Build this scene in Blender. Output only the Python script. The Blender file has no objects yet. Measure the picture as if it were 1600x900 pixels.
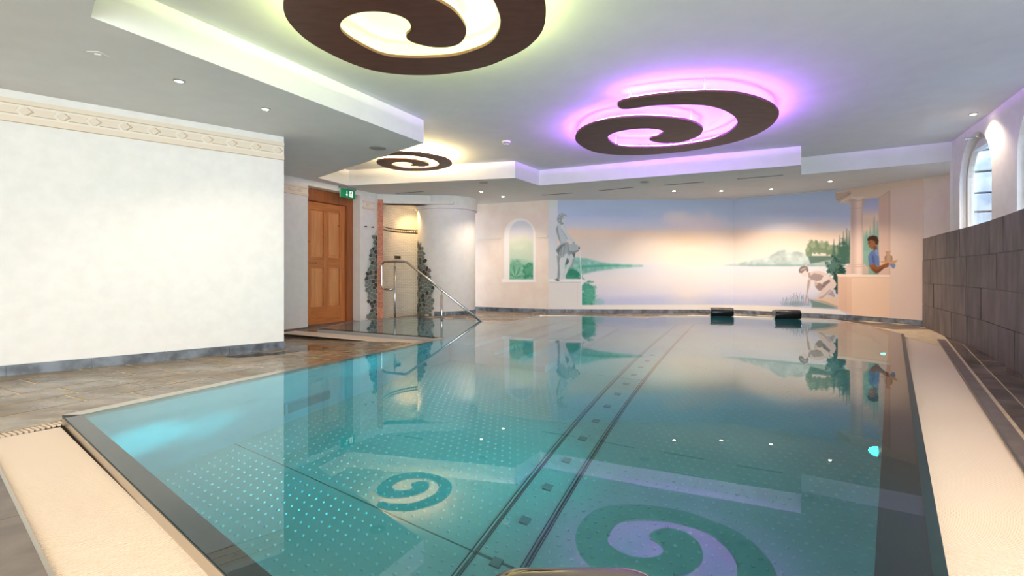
import bpy, bmesh, math, random
import numpy as np
from mathutils import Vector, Matrix
from mathutils.geometry import tessellate_polygon

# ------------------------------------------------------------------ camera, world, exposure
scene = bpy.context.scene
COL = scene.collection
random.seed(7)
CAMH = 0.9
FPX = 755.6          # 17 mm lens on a 36 mm sensor, 1600 px wide
HZ = 425.0
cam_d = bpy.data.cameras.new('camera')
cam_d.lens = 17.0; cam_d.sensor_width = 36.0
cam_d.shift_y = -25.0/1600.0
cam_d.clip_start = 0.02; cam_d.clip_end = 100
cam = bpy.data.objects.new('camera', cam_d); COL.objects.link(cam)
cam.location = (0, 0, CAMH); cam.rotation_euler = (math.pi/2, 0, 0)
scene.camera = cam

world = bpy.data.worlds.new('daylight'); scene.world = world
world.use_nodes = True
bg = world.node_tree.nodes['Background']
bg.inputs[0].default_value = (0.62, 0.78, 1.0, 1); bg.inputs[1].default_value = 10.0

vs = scene.view_settings
scene.display_settings.display_device = 'sRGB'
vs.view_transform = 'Standard'; vs.look = 'None'; vs.gamma = 1.0; vs.use_curve_mapping = False
vs.exposure = 0.68
cy = scene.cycles
cy.max_bounces = 14; cy.diffuse_bounces = 6; cy.glossy_bounces = 6; cy.transmission_bounces = 8
cy.transparent_max_bounces = 8; cy.sample_clamp_indirect = 4.0; cy.blur_glossy = 1.0
cy.use_denoising = True

# ---- unseen area fill lights, added under the ceiling outside the frame
def area(name, loc, size, power, color, rot=(0, 0, 0), sy=None):
    d = bpy.data.lights.new(name, 'AREA'); d.energy = power; d.color = color
    d.shape = 'RECTANGLE'; d.size = size; d.size_y = sy or size
    o = bpy.data.objects.new(name, d); COL.objects.link(o); o.location = loc; o.rotation_euler = rot
    return o
WARM = (1.0, 0.72, 0.45); NEUT = (1.0, 0.90, 0.80); COOL = (0.80, 0.90, 1.0)
area('added_ceiling_fill', (-5.0, 1.2, 2.44), 0.6, 9, WARM)  # added fill, warms the left wall
area('added_ceiling_fill', (-1.6, 0.2, 2.44), 0.8, 13, (1.0, 0.68, 0.40))  # added fill for the near grating
area('added_ceiling_fill', (2.3, 0.2, 2.70), 0.7, 34, (1.0, 0.68, 0.42))  # added fill for the right gutter
# large cool fill light added behind the camera to brighten the far walls
area('added_front_fill', (0.6, -4.0, 1.35), 5.6, 310, (0.86, 0.95, 1.0), rot=(math.radians(90), 0, 0), sy=2.1)

# ------------------------------------------------------------------ helpers
def srgb(r, g, b):
    f = lambda c: (c/255/12.92) if c/255 <= 0.04045 else ((c/255+0.055)/1.055)**2.4
    return (f(r), f(g), f(b), 1.0)

def link(o): COL.objects.link(o); return o

def new_obj(name, me, parent=None, mats=None):
    o = bpy.data.objects.new(name, me); COL.objects.link(o)
    if mats:
        for m in (mats if isinstance(mats, (list, tuple)) else [mats]):
            me.materials.append(m)
    if parent is not None: o.parent = parent
    return o

def mesh(name, verts, faces, mat=None, parent=None, smooth=False):
    me = bpy.data.meshes.new(name); me.from_pydata([tuple(v) for v in verts], [], faces); me.validate(); me.update()
    if smooth: me.polygons.foreach_set('use_smooth', [True]*len(me.polygons))
    return new_obj(name, me, parent, mat)

def tag(o, label, cat, group=None, kind=None):
    o['label'] = label; o['category'] = cat
    if group: o['group'] = group
    if kind: o['kind'] = kind
    return o
def struct(o): o['kind'] = 'structure'; return o
def stuff(o): o['kind'] = 'stuff'; return o
def empty(name, loc=(0, 0, 0)):
    o = bpy.data.objects.new(name, None); COL.objects.link(o); o.location = loc; return o

class MB:
    """collects shapes of ONE part"""
    def __init__(s): s.v = []; s.f = []
    def add(s, v, f):
        n = len(s.v); s.v += [tuple(p) for p in v]; s.f += [tuple(i+n for i in q) for q in f]; return s
    def box(s, c, ax, ay, az):   # centre and three half vectors
        c, ax, ay, az = map(Vector, (c, ax, ay, az))
        v = [c+i*ax+j*ay+k*az for k in (-1, 1) for j in (-1, 1) for i in (-1, 1)]
        f = [(0, 2, 3, 1), (4, 5, 7, 6), (0, 1, 5, 4), (2, 6, 7, 3), (0, 4, 6, 2), (1, 3, 7, 5)]
        return s.add(v, f)
    def prism(s, poly, z0, z1, zf=None):
        tri = tessellate_polygon([[Vector((p[0], p[1], 0)) for p in poly]])
        n = len(poly); g = (lambda p: 0) if zf is None else (lambda p: zf(p[0], p[1]))
        v = [(p[0], p[1], z0+g(p)) for p in poly]+[(p[0], p[1], z1+g(p)) for p in poly]
        area2 = sum(poly[i][0]*poly[(i+1) % n][1]-poly[(i+1) % n][0]*poly[i][1] for i in range(n))
        ccw = area2 > 0
        f = []
        for t in tri:
            a, b, c = t
            cr = (poly[b][0]-poly[a][0])*(poly[c][1]-poly[a][1])-(poly[b][1]-poly[a][1])*(poly[c][0]-poly[a][0])
            if cr < 0: a, c = c, a
            f.append((a+n, b+n, c+n)); f.append((c, b, a))
        for i in range(n):
            j = (i+1) % n
            f.append((i, j, j+n, i+n) if ccw else (j, i, i+n, j+n))
        return s.add(v, f)
    def tube(s, pts, r, seg=12, cap=True):
        pts = [Vector(p) for p in pts]; rings = []
        up = Vector((0.123, 0.31, 0.95)).normalized()
        n = len(pts)
        for i, p in enumerate(pts):
            d = (pts[min(i+1, n-1)]-pts[max(i-1, 0)]).normalized()
            a = d.cross(up)
            if a.length < 1e-3: a = d.cross(Vector((1, 0, 0)))
            a.normalize(); b = d.cross(a); up = -b if b.length else up
            rr = r[i] if isinstance(r, (list, tuple)) else r
            rings.append([p+rr*(math.cos(2*math.pi*k/seg)*a+math.sin(2*math.pi*k/seg)*b) for k in range(seg)])
            up = a.cross(d)
        v = [q for rg in rings for q in rg]; f = []
        for i in range(n-1):
            for k in range(seg):
                k2 = (k+1) % seg
                f.append((i*seg+k, i*seg+k2, (i+1)*seg+k2, (i+1)*seg+k))
        if cap: f.append(tuple(range(seg))[::-1]); f.append(tuple((n-1)*seg+k for k in range(seg)))
        return s.add(v, f)
    def lathe(s, prof, c=(0, 0, 0), seg=24, axis=None):
        # prof: list of (r, h) along axis (default +Z)
        az = Vector(axis or (0, 0, 1)).normalized()
        ax = az.orthogonal().normalized(); ay = az.cross(ax); c = Vector(c)
        v = []; f = []
        for r, h in prof:
            for k in range(seg):
                t = 2*math.pi*k/seg; v.append(c+az*h+r*(math.cos(t)*ax+math.sin(t)*ay))
        for i in range(len(prof)-1):
            for k in range(seg):
                k2 = (k+1) % seg; f.append((i*seg+k, i*seg+k2, (i+1)*seg+k2, (i+1)*seg+k))
        f.append(tuple(range(seg))[::-1]); f.append(tuple((len(prof)-1)*seg+k for k in range(seg)))
        return s.add(v, f)
    def build(s, name, mat, parent=None, smooth=False, bevel=0, autosmooth=False):
        o = mesh(name, s.v, s.f, mat, parent, smooth)
        if autosmooth:
            bm = bmesh.new(); bm.from_mesh(o.data)
            for e in bm.edges:
                if len(e.link_faces) == 2 and e.calc_face_angle(0) > 0.6: e.smooth = False
            for fc in bm.faces: fc.smooth = True
            bm.to_mesh(o.data); bm.free()
        if bevel:
            m = o.modifiers.new('bevel', 'BEVEL'); m.width = bevel; m.segments = 2
        return o

def at(px, py, z):
    """ground plan point where the photograph's pixel meets the level z"""
    Y = FPX*(CAMH-z)/(py-HZ); return ((px-800)*Y/FPX, Y)

def V2(*a): return Vector(a)
AX = Vector((0.456, 0.890)).normalized()      # long axis of the pool
NX = Vector((AX.y, -AX.x))                    # across, towards the right
P0 = Vector((-2.554, 2.878))                  # near left corner of the water
def tn(t, o):                                 # along axis, across
    p = P0+AX*t+NX*o; return (p.x, p.y)

def catmull(pts, k=6, closed=True):
    out = []; n = len(pts)
    for i in range(n if closed else n-1):
        p = [Vector(pts[(i+j-1) % n] if closed else pts[max(0, min(n-1, i+j-1))]) for j in range(4)]
        for s in range(k):
            t = s/k
            out.append(0.5*((2*p[1])+(-p[0]+p[2])*t+(2*p[0]-5*p[1]+4*p[2]-p[3])*t*t+(-p[0]+3*p[1]-3*p[2]+p[3])*t**3))
    if not closed: out.append(Vector(pts[-1]))
    return out

def clip_half(poly, a, b):      # keep the left side of a->b
    out = []; n = len(poly)
    def sd(p): return (b[0]-a[0])*(p[1]-a[1])-(b[1]-a[1])*(p[0]-a[0])
    for i in range(n):
        p, q = poly[i], poly[(i+1) % n]; sp, sq = sd(p), sd(q)
        if sp >= 0: out.append(p)
        if (sp > 0 and sq < 0) or (sp < 0 and sq > 0):
            t = sp/(sp-sq); out.append((p[0]+(q[0]-p[0])*t, p[1]+(q[1]-p[1])*t))
    return out
def area2(p): return 0.5*sum(p[i][0]*p[(i+1) % len(p)][1]-p[(i+1) % len(p)][0]*p[i][1] for i in range(len(p))) if len(p) > 2 else 0
def clip(poly, conv):
    if area2(conv) < 0: conv = conv[::-1]
    for i in range(len(conv)):
        poly = clip_half(poly, conv[i], conv[(i+1) % len(conv)])
        if len(poly) < 3: return []
    return poly if abs(area2(poly)) > 4e-4 else []
def inside(x, y, poly):
    c = False; n = len(poly); j = n-1
    for i in range(n):
        xi, yi = poly[i]; xj, yj = poly[j]
        if (yi > y) != (yj > y) and x < (xj-xi)*(y-yi)/(yj-yi)+xi: c = not c
        j = i
    return c
def outset(poly, d, lim=0.25):            # poly ccw -> grows by d (d scalar or per-edge list)
    n = len(poly); out = []
    dd = d if isinstance(d, (list, tuple)) else [d]*n
    for i in range(n):
        p0, p1, p2 = Vector(poly[i-1]), Vector(poly[i]), Vector(poly[(i+1) % n])
        e1 = (p1-p0).normalized(); e2 = (p2-p1).normalized()
        n1 = Vector((e1.y, -e1.x)); n2 = Vector((e2.y, -e2.x))
        a = p1+n1*dd[i-1]; b = p1+n2*dd[i]
        cr = e1.x*e2.y-e1.y*e2.x
        if abs(cr) < 0.05: out.append(tuple(a)); continue
        t = ((b.x-a.x)*e2.y-(b.y-a.y)*e2.x)/cr
        t = max(-lim, min(lim, t))
        out.append(tuple(a+e1*t))
    return out

# ------------------------------------------------------------------ materials
def mat(name, color=(0.8, 0.8, 0.8, 1), rough=0.5, metal=0.0, spec=0.5, emit=None, estr=0):
    m = bpy.data.materials.new(name); m.use_nodes = True
    b = m.node_tree.nodes['Principled BSDF']
    b.inputs['Base Color'].default_value = color; b.inputs['Roughness'].default_value = rough
    b.inputs['Metallic'].default_value = metal; b.inputs['Specular IOR Level'].default_value = spec
    if emit: b.inputs['Emission Color'].default_value = emit; b.inputs['Emission Strength'].default_value = estr
    return m
def N(m, t, **kw):
    n = m.node_tree.nodes.new(t)
    for k, v in kw.items():
        if k.startswith('i_'): n.inputs[k[2:].replace('_', ' ')].default_value = v
        else: setattr(n, k, v)
    return n
def L(m, a, b): m.node_tree.links.new(a, b)
def bsdf(m): return m.node_tree.nodes['Principled BSDF']
def noisy(m, c1, c2, scale=5, detail=6, stretch=None, lo=0.35, hi=0.65, bump=0.0, bscale=None, rough=None, coord='Object', rnd=0.0):
    tc = N(m, 'ShaderNodeTexCoord'); src = tc.outputs[coord]
    if stretch:
        mp = N(m, 'ShaderNodeMapping'); mp.inputs['Scale'].default_value = stretch
        L(m, src, mp.inputs['Vector']); src = mp.outputs[0]
    nz = N(m, 'ShaderNodeTexNoise', i_Scale=scale, i_Detail=detail); L(m, src, nz.inputs['Vector'])
    cr = N(m, 'ShaderNodeValToRGB'); cr.color_ramp.elements[0].position = lo; cr.color_ramp.elements[1].position = hi
    cr.color_ramp.elements[0].color = c1; cr.color_ramp.elements[1].color = c2
    L(m, nz.outputs['Fac'], cr.inputs['Fac']); out = cr.outputs[0]
    if rnd:
        oi = N(m, 'ShaderNodeObjectInfo'); hs = N(m, 'ShaderNodeHueSaturation')
        mr = N(m, 'ShaderNodeMapRange'); mr.inputs['To Min'].default_value = 1-rnd; mr.inputs['To Max'].default_value = 1+rnd
        L(m, oi.outputs['Random'], mr.inputs['Value']); L(m, mr.outputs[0], hs.inputs['Value'])
        L(m, out, hs.inputs['Color']); out = hs.outputs[0]
    L(m, out, bsdf(m).inputs['Base Color'])
    if bump:
        n2 = N(m, 'ShaderNodeTexNoise', i_Scale=bscale or scale*3, i_Detail=6); L(m, src, n2.inputs['Vector'])
        bp = N(m, 'ShaderNodeBump'); bp.inputs['Strength'].default_value = bump; bp.inputs['Distance'].default_value = 0.01
        L(m, n2.outputs['Fac'], bp.inputs['Height']); L(m, bp.outputs[0], bsdf(m).inputs['Normal'])
    if rough:
        mr = N(m, 'ShaderNodeMapRange'); mr.inputs['From Min'].default_value = 0.35; mr.inputs['From Max'].default_value = 0.65
        mr.inputs['To Min'].default_value = rough[0]; mr.inputs['To Max'].default_value = rough[1]
        n3 = N(m, 'ShaderNodeTexNoise', i_Scale=scale*0.35, i_Detail=3); L(m, src, n3.inputs['Vector'])
        L(m, n3.outputs['Fac'], mr.inputs['Value']); L(m, mr.outputs[0], bsdf(m).inputs['Roughness'])
    return m

M = {}
M['plaster'] = noisy(mat('plaster', rough=0.8, spec=0.2), (0.80, 0.79, 0.765, 1), (0.84, 0.83, 0.805, 1), 9, bump=0.03, bscale=60)
M['ceiling'] = noisy(mat('ceiling_paint', rough=0.85, spec=0.2), (0.74, 0.75, 0.76, 1), (0.77, 0.78, 0.79, 1), 4)
M['peach'] = noisy(mat('peach_plaster', rough=0.8, spec=0.2), srgb(236, 218, 205), srgb(242, 228, 216), 3)
M['slate'] = noisy(mat('slate', rough=0.55), srgb(84, 76, 76), srgb(116, 107, 104), 3, 8, stretch=(2.2, 2.2, 0.7), bump=0.25, bscale=5, rnd=0.10)
M['slate_base'] = noisy(mat('slate_skirting', rough=0.4), srgb(78, 84, 92), srgb(128, 138, 150), 9, 8, bump=0.15, rnd=0.15)
M['grout_dark'] = mat('dark_grout', srgb(150, 140, 132), 0.9)
M['grout'] = noisy(mat('sand_grout', rough=0.75), srgb(190, 170, 138), srgb(212, 194, 164), 12)
M['deck'] = noisy(mat('deck_stone', rough=0.35), srgb(104, 90, 72), srgb(152, 136, 112), 3.5, 10, stretch=(1, 2.2, 1), lo=0.3, hi=0.7, bump=0.12, bscale=9, rough=(0.12, 0.45), rnd=0.10)
M['deck_dark'] = noisy(mat('dark_deck_stone', rough=0.35), srgb(66, 58, 54), srgb(122, 106, 96), 2.6, 10, stretch=(1, 1, 1), lo=0.38, hi=0.62, bump=0.15, bscale=9, rough=(0.08, 0.5), rnd=0.25)
M['border'] = noisy(mat('border_stone', rough=0.4), srgb(100, 90, 86), srgb(128, 116, 108), 6, 8, bump=0.1)
M['grate'] = mat('cream_grating', srgb(226, 206, 184), 0.45)
M['trough'] = mat('gutter_trough', srgb(70, 56, 42), 0.7)
M['steel'] = mat('brushed_steel', (0.62, 0.60, 0.57, 1), 0.22, 1.0)
M['steel_dark'] = mat('polished_dark_steel', (0.34, 0.28, 0.27, 1), 0.1, 1.0)
M['steel_rim'] = mat('rim_steel', (0.58, 0.52, 0.45, 1), 0.28, 1.0)
M['grey_rim'] = mat('grey_rim_face', srgb(150, 148, 146), 0.5)
M['rim_top'] = mat('wet_rim_steel', (0.012, 0.034, 0.038, 1), 0.35, 0.0, 0.3)
M['liner'] = noisy(mat('pool_liner_steel', rough=0.38, metal=0.6), (0.30, 0.54, 0.60, 1), (0.36, 0.60, 0.66, 1), 2, bump=0.05, bscale=8)
M['liner_floor'] = noisy(mat('pool_floor_steel', rough=0.45, metal=0.0), (0.19, 0.45, 0.42, 1), (0.24, 0.51, 0.48, 1), 1.5)
M['dimple'] = mat('dimple_steel', (0.30, 0.56, 0.53, 1), 0.30, 0.1)
M['outlet'] = mat('outlet_steel', (0.10, 0.22, 0.22, 1), 0.5)
M['seam'] = mat('seam_dark', (0.015, 0.05, 0.06, 1), 0.5)
M['spiral'] = noisy(mat('mahogany_panel', rough=0.5), srgb(84, 46, 38), srgb(98, 58, 47), 5, stretch=(1, 3, 1))
M['white'] = mat('white_plastic', (0.8, 0.8, 0.8, 1), 0.4)
M['grey'] = mat('grey_metal', (0.30, 0.32, 0.32, 1), 0.45)
M['shadow_gap'] = mat('slot_black', (0.05, 0.05, 0.05, 1), 0.7)
M['rubber'] = mat('black_leatherette', (0.006, 0.005, 0.005, 1), 0.35)
M['chrome'] = mat('chrome', (0.85, 0.85, 0.85, 1), 0.08, 1.0)
M['brick'] = noisy(mat('salmon_brick', rough=0.6), srgb(190, 110, 84), srgb(214, 142, 112), 20, rnd=0.10)
M['frame'] = mat('window_frame', srgb(196, 186, 170), 0.4)
M['cream'] = mat('cream_relief', srgb(236, 228, 216), 0.7, spec=0.2)
M['sand'] = mat('sand_relief', srgb(230, 218, 200), 0.7, spec=0.2)
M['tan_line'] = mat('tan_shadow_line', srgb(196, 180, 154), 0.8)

def wood(name, c1, c2, vertical=True):
    m = mat(name, rough=0.42); tc = N(m, 'ShaderNodeTexCoord')
    mp = N(m, 'ShaderNodeMapping'); mp.inputs['Scale'].default_value = (14, 14, 0.9) if vertical else (1.2, 1.2, 16)
    L(m, tc.outputs['Object'], mp.inputs['Vector'])
    nz = N(m, 'ShaderNodeTexNoise', i_Scale=1.6, i_Detail=8, i_Distortion=0.7); L(m, mp.outputs[0], nz.inputs['Vector'])
    cr = N(m, 'ShaderNodeValToRGB'); cr.color_ramp.elements[0].position = 0.3; cr.color_ramp.elements[1].position = 0.7
    cr.color_ramp.elements[0].color = c1; cr.color_ramp.elements[1].color = c2
    L(m, nz.outputs['Fac'], cr.inputs['Fac'])
    kn = N(m, 'ShaderNodeTexVoronoi', i_Scale=4.5); L(m, tc.outputs['Object'], kn.inputs['Vector'])
    kr = N(m, 'ShaderNodeValToRGB'); kr.color_ramp.elements[0].position = 0.04; kr.color_ramp.elements[1].position = 0.10
    kr.color_ramp.elements[0].color = (0.35, 0.3, 0.25, 1); kr.color_ramp.elements[1].color = (1, 1, 1, 1)
    L(m, kn.outputs['Distance'], kr.inputs['Fac'])
    mx = N(m, 'ShaderNodeMix', data_type='RGBA', blend_type='MULTIPLY'); mx.inputs[0].default_value = 1
    L(m, cr.outputs[0], mx.inputs[6]); L(m, kr.outputs[0], mx.inputs[7]); L(m, mx.outputs[2], bsdf(m).inputs['Base Color'])
    return m
M['door_rail'] = wood('pine_rail', srgb(176, 104, 50), srgb(208, 134, 72), False)
M['door_stile'] = wood('pine_stile', srgb(178, 106, 52), srgb(208, 134, 74))
M['door_panel'] = wood('pine_panel', srgb(206, 138, 80), srgb(226, 164, 106))
M['door_frame'] = wood('pine_frame', srgb(138, 80, 44), srgb(166, 98, 54))

# water: real refraction, a little absorption, faint ripples
def water_mat():
    m = bpy.data.materials.new('water'); m.use_nodes = True; nt = m.node_tree; nt.nodes.clear()
    out = nt.nodes.new('ShaderNodeOutputMaterial'); g = nt.nodes.new('ShaderNodeBsdfGlass')
    g.inputs['IOR'].default_value = 1.333; g.inputs['Roughness'].default_value = 0.0
    g.inputs['Color'].default_value = (1, 1, 1, 1)
    tc = nt.nodes.new('ShaderNodeTexCoord'); nz = nt.nodes.new('ShaderNodeTexNoise')
    nz.inputs['Scale'].default_value = 3.0; nz.inputs['Detail'].default_value = 2.0
    bp = nt.nodes.new('ShaderNodeBump'); bp.inputs['Strength'].default_value = 0.10; bp.inputs['Distance'].default_value = 0.0012
    nt.links.new(tc.outputs['Object'], nz.inputs['Vector']); nt.links.new(nz.outputs['Fac'], bp.inputs['Height'])
    nt.links.new(bp.outputs[0], g.inputs['Normal'])
    fr = nt.nodes.new('ShaderNodeFresnel'); fr.inputs['IOR'].default_value = 1.333
    gl = nt.nodes.new('ShaderNodeBsdfGlossy'); gl.inputs['Roughness'].default_value = 0.0
    nt.links.new(bp.outputs[0], gl.inputs['Normal'])
    mx = nt.nodes.new('ShaderNodeMixShader'); mx.inputs[0].default_value = 0.08
    nt.links.new(g.outputs[0], mx.inputs[1]); nt.links.new(gl.outputs[0], mx.inputs[2])
    nt.links.new(mx.outputs[0], out.inputs['Surface'])
    va = nt.nodes.new('ShaderNodeVolumeAbsorption')
    va.inputs['Color'].default_value = (0.15, 0.82, 0.92, 1); va.inputs['Density'].default_value = 0.20
    nt.links.new(va.outputs[0], out.inputs['Volume'])
    return m
M['water'] = water_mat()
M['puddle'] = mat('puddle_water', (0.05, 0.04, 0.035, 1), 0.03, spec=0.5)
def glass_mat():
    m = bpy.data.materials.new('window_glass'); m.use_nodes = True; nt = m.node_tree; nt.nodes.clear()
    out = nt.nodes.new('ShaderNodeOutputMaterial'); t = nt.nodes.new('ShaderNodeBsdfTransparent')
    g = nt.nodes.new('ShaderNodeBsdfGlossy'); g.inputs['Roughness'].default_value = 0.02
    ge = nt.nodes.new('ShaderNodeNewGeometry'); dt = nt.nodes.new('ShaderNodeVectorMath'); dt.operation = 'DOT_PRODUCT'
    nt.links.new(ge.outputs['Incoming'], dt.inputs[0]); nt.links.new(ge.outputs['Normal'], dt.inputs[1])
    def mth(op, a, b=None):
        n = nt.nodes.new('ShaderNodeMath'); n.operation = op
        for i, q in enumerate((a, b)):
            if q is None: continue
            if isinstance(q, (int, float)): n.inputs[i].default_value = q
            else: nt.links.new(q, n.inputs[i])
        return n.outputs[0]
    f_ = mth('ADD', mth('MULTIPLY', mth('POWER', mth('SUBTRACT', 1.0, mth('ABSOLUTE', dt.outputs['Value'])), 5.0), 0.96), 0.04)
    mx = nt.nodes.new('ShaderNodeMixShader')
    nt.links.new(f_, mx.inputs[0]); nt.links.new(t.outputs[0], mx.inputs[1]); nt.links.new(g.outputs[0], mx.inputs[2])
    nt.links.new(mx.outputs[0], out.inputs[0]); return m
M['glass'] = glass_mat()
def emis(name, color, s):
    m = bpy.data.materials.new(name); m.use_nodes = True; nt = m.node_tree; nt.nodes.clear()
    out = nt.nodes.new('ShaderNodeOutputMaterial'); e = nt.nodes.new('ShaderNodeEmission')
    e.inputs[0].default_value = color; e.inputs[1].default_value = s; nt.links.new(e.outputs[0], out.inputs[0]); return m
M['bulb'] = emis('lamp_glow', (1, 0.82, 0.6, 1), 40)
M['led_green'] = emis('led_lime', (0.86, 1.0, 0.32, 1), 50)
M['led_purple'] = emis('led_violet', (0.46, 0.14, 1.0, 1), 100)
M['led_amber'] = emis('led_amber', (1.0, 0.76, 0.36, 1), 95)
M['pool_lamp'] = emis('pool_lamp_glow', (0.02, 0.85, 0.80, 1), 6)

def attr_mat(name, rough=0.75):
    m = mat(name, rough=rough, spec=0.2)
    a = N(m, 'ShaderNodeAttribute', attribute_name='paint'); L(m, a.outputs['Color'], bsdf(m).inputs['Base Color']); return m
M['mural'] = attr_mat('mural_paint')

# ------------------------------------------------------------------ plan
WL = 0.05                                       # water level
ZB = -1.42                                      # pool bottom
ZC, ZU = 2.48, 2.76                             # lower and raised ceiling
WP = [(-2.554, 2.878), (0.459, 0.44), (5.35, 6.65), (5.60, 7.55), (5.71, 8.23), (5.72, 8.72), (4.93, 9.04), (4.26, 9.30),
      (3.45, 9.50), (3.01, 9.44), (2.48, 8.91), (1.25, 9.40), (0.533, 9.355), (-0.043, 8.12), (-0.43, 8.20), (-0.634, 8.56),
      (-1.42, 8.84), (-1.77, 9.10), (-2.34, 8.79), (-2.73, 8.28), (-2.87, 7.31), (-0.82, 6.26)]   # ccw
WA1 = Vector((-2.67, 5.66)); WAD = Vector((872, 755)).normalized()
WA0 = WA1-WAD*6.2                               # far left end of the left wall
DF1 = Vector((-3.50, 8.29)); DF0 = Vector((-4.15, 7.04)); DF2 = Vector((-2.94, 9.37)); DF3 = Vector((-2.72, 9.79))
BW = [(-1.45, 11.63), (0.80, 10.63), (4.79, 10.45), (5.78, 9.66), (6.37, 9.20), (6.93, 8.15), (7.25, 6.9)]
SL = [(7.02, 8.25), (6.81, 8.0), (5.89, 6.45), (5.28, 5.40), (4.45, 4.20), (2.95, 1.95), (2.75, 0.5)]   # face of the slate wall
E0 = Vector((6.27, 6.88)); ED = Vector((-0.483, -0.876)).normalized()

def zf(x, y):
    def ss(t): t = max(0, min(1, t)); return t*t*(3-2*t)
    return -0.07*ss((y-5.4)/2.0)*ss((-1.3-x)/1.2)

# ------------------------------------------------------------------ walls
def wall_strip(name, pts, z0, z1, m, thick=0.12, side=1):
    """a plastered wall along a polyline, thickness on the outer side"""
    mb = MB(); pts = [Vector(p) for p in pts]
    n = len(pts); outp = []
    for i, p in enumerate(pts):
        d1 = (pts[i]-pts[i-1]).normalized() if i > 0 else (pts[1]-pts[0]).normalized()
        d2 = (pts[i+1]-pts[i]).normalized() if i < n-1 else d1
        d = (d1+d2).normalized(); nn = Vector((d.y, -d.x))*side
        outp.append(p+nn*thick/max(0.4, d.dot(d1)))
    v = []
    for p, q in zip(pts, outp): v += [(p.x, p.y, z0), (p.x, p.y, z1), (q.x, q.y, z0), (q.x, q.y, z1)]
    f = []
    for i in range(n-1):
        a = i*4; b = a+4
        f += [(a, b, b+1, a+1), (a+2, a+3, b+3, b+2), (a+1, b+1, b+3, a+3), (a, a+2, b+2, b)]
    f += [(0, 1, 3, 2), ((n-1)*4, (n-1)*4+2, (n-1)*4+3, (n-1)*4+1)]
    mb.add(v, f); return struct(mb.build(name, m))

wl = wall_strip('wall_left', [WA0, WA1, DF0], -0.15, 2.5, M['plaster'], 0.14, side=-1)
def fan(a, b, o): return a+(b-a)*o
wall_strip('wall_left_behind', [(WA0.x, WA0.y), (-7.4, -4.2)], -0.15, 2.5, M['plaster'], 0.14, side=1)
wall_strip('wall_behind', [(-7.5, -4.2), (4.0, -4.2)], -0.15, 2.8, M['plaster'], 0.14, side=1)
wall_strip('wall_door', [DF0-Vector((AX.x, AX.y))*0.4, DF1], -0.15, 2.5, M['plaster'], 0.34, side=-1)
wall_strip('wall_shower', [DF2, DF3], -0.15, 2.5, M['plaster'], 0.34, side=-1)

# door niche: lintel between the two door wall pieces
def off(p, t, o): q = Vector(p)+AX*t+NX*o; return (q.x, q.y)
mb = MB(); a = DF1; b = DF2
mb.prism([off(a, -0.02, 0), off(b, 0.02, 0), off(b, 0.02, -0.34), off(a, -0.02, -0.34)], 2.385, 2.5)
struct(mb.build('wall_lintel', M['plaster']))

# ------------------------------------------------------------------ door
def door():
    root = empty('door_1', (DF2.x, DF2.y, 0)); struct(root)
    LEN = (DF2-DF1).length+0.30                 # the niche is wider than what shows of it
    def pt(s, o, z): q = DF2-AX*s+NX*o; return Vector((q.x-DF2.x, q.y-DF2.y, z))
    def slab(mb, s0, s1, z0, z1, o0, o1):
        c = (pt(s0, o0, z0)+pt(s1, o1, z1))/2
        mb.box(c, Vector((AX.x, AX.y, 0))*abs(s1-s0)/2, Vector((NX.x, NX.y, 0))*abs(o1-o0)/2, (0, 0, abs(z1-z0)/2)); return mb
    zb, zt = -0.07, 2.385
    # casing: head, right post
    slab(MB(), 0.0, LEN, 2.17, zt, -0.34, -0.185).build('door_casing_head', M['door_frame'], root, bevel=0.006)
    slab(MB(), 0.0, 0.155, zb, 2.17, -0.34, -0.185).build('door_casing_post', M['door_frame'], root, bevel=0.006)
    s0, s1 = 0.155, LEN
    sw = 0.13
    leaf = slab(MB(), s0+sw, s1, zb+0.01, 2.165, -0.29, -0.27).build('door_leaf', M['door_panel'], root)
    slab(MB(), s0+0.004, s0+sw, zb+0.01, 2.165, -0.30, -0.235).build('door_stile', M['door_stile'], leaf, bevel=0.006)
    slab(MB(), s0+0.40, s0+0.40+0.115, 0.20, 2.02, -0.30, -0.238).build('door_stile', M['door_stile'], leaf, bevel=0.006)
    slab(MB(), s0+0.80, s0+0.92, zb+0.01, 2.165, -0.30, -0.238).build('door_stile', M['door_stile'], leaf, bevel=0.006)
    for z0, z1 in ((zb+0.01, 0.27), (0.98, 1.17), (2.02, 2.165)):
        slab(MB(), s0+sw, s1, z0, z1, -0.30, -0.240).build('door_rail', M['door_rail'], leaf, bevel=0.006)
    # raised fields, split by the stiles
    for (u0, u1) in ((s0+sw+0.03, s0+0.37), (s0+0.545, s0+0.78)):
        for z0, z1 in ((0.30, 0.95), (1.20, 1.99)):
            slab(MB(), u0, u1, z0, z1, -0.28, -0.262).build('door_field', M['door_panel'], leaf, bevel=0.01)
    h = MB(); h.tube([pt(0.98, -0.24, 1.06), pt(0.98, -0.19, 1.06), pt(0.88, -0.19, 1.06)], 0.009, 8)
    h.build('door_handle', M['steel'], root, smooth=True)
    slab(MB(), 0.0, LEN, -0.075, -0.045, -0.34, 0.0).build('threshold', M['border'], root)
    # back of the niche
    slab(MB(), 0.0, LEN, -0.12, 2.5, -0.40, -0.341).build('niche_back', M['plaster'], root)
door()

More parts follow.
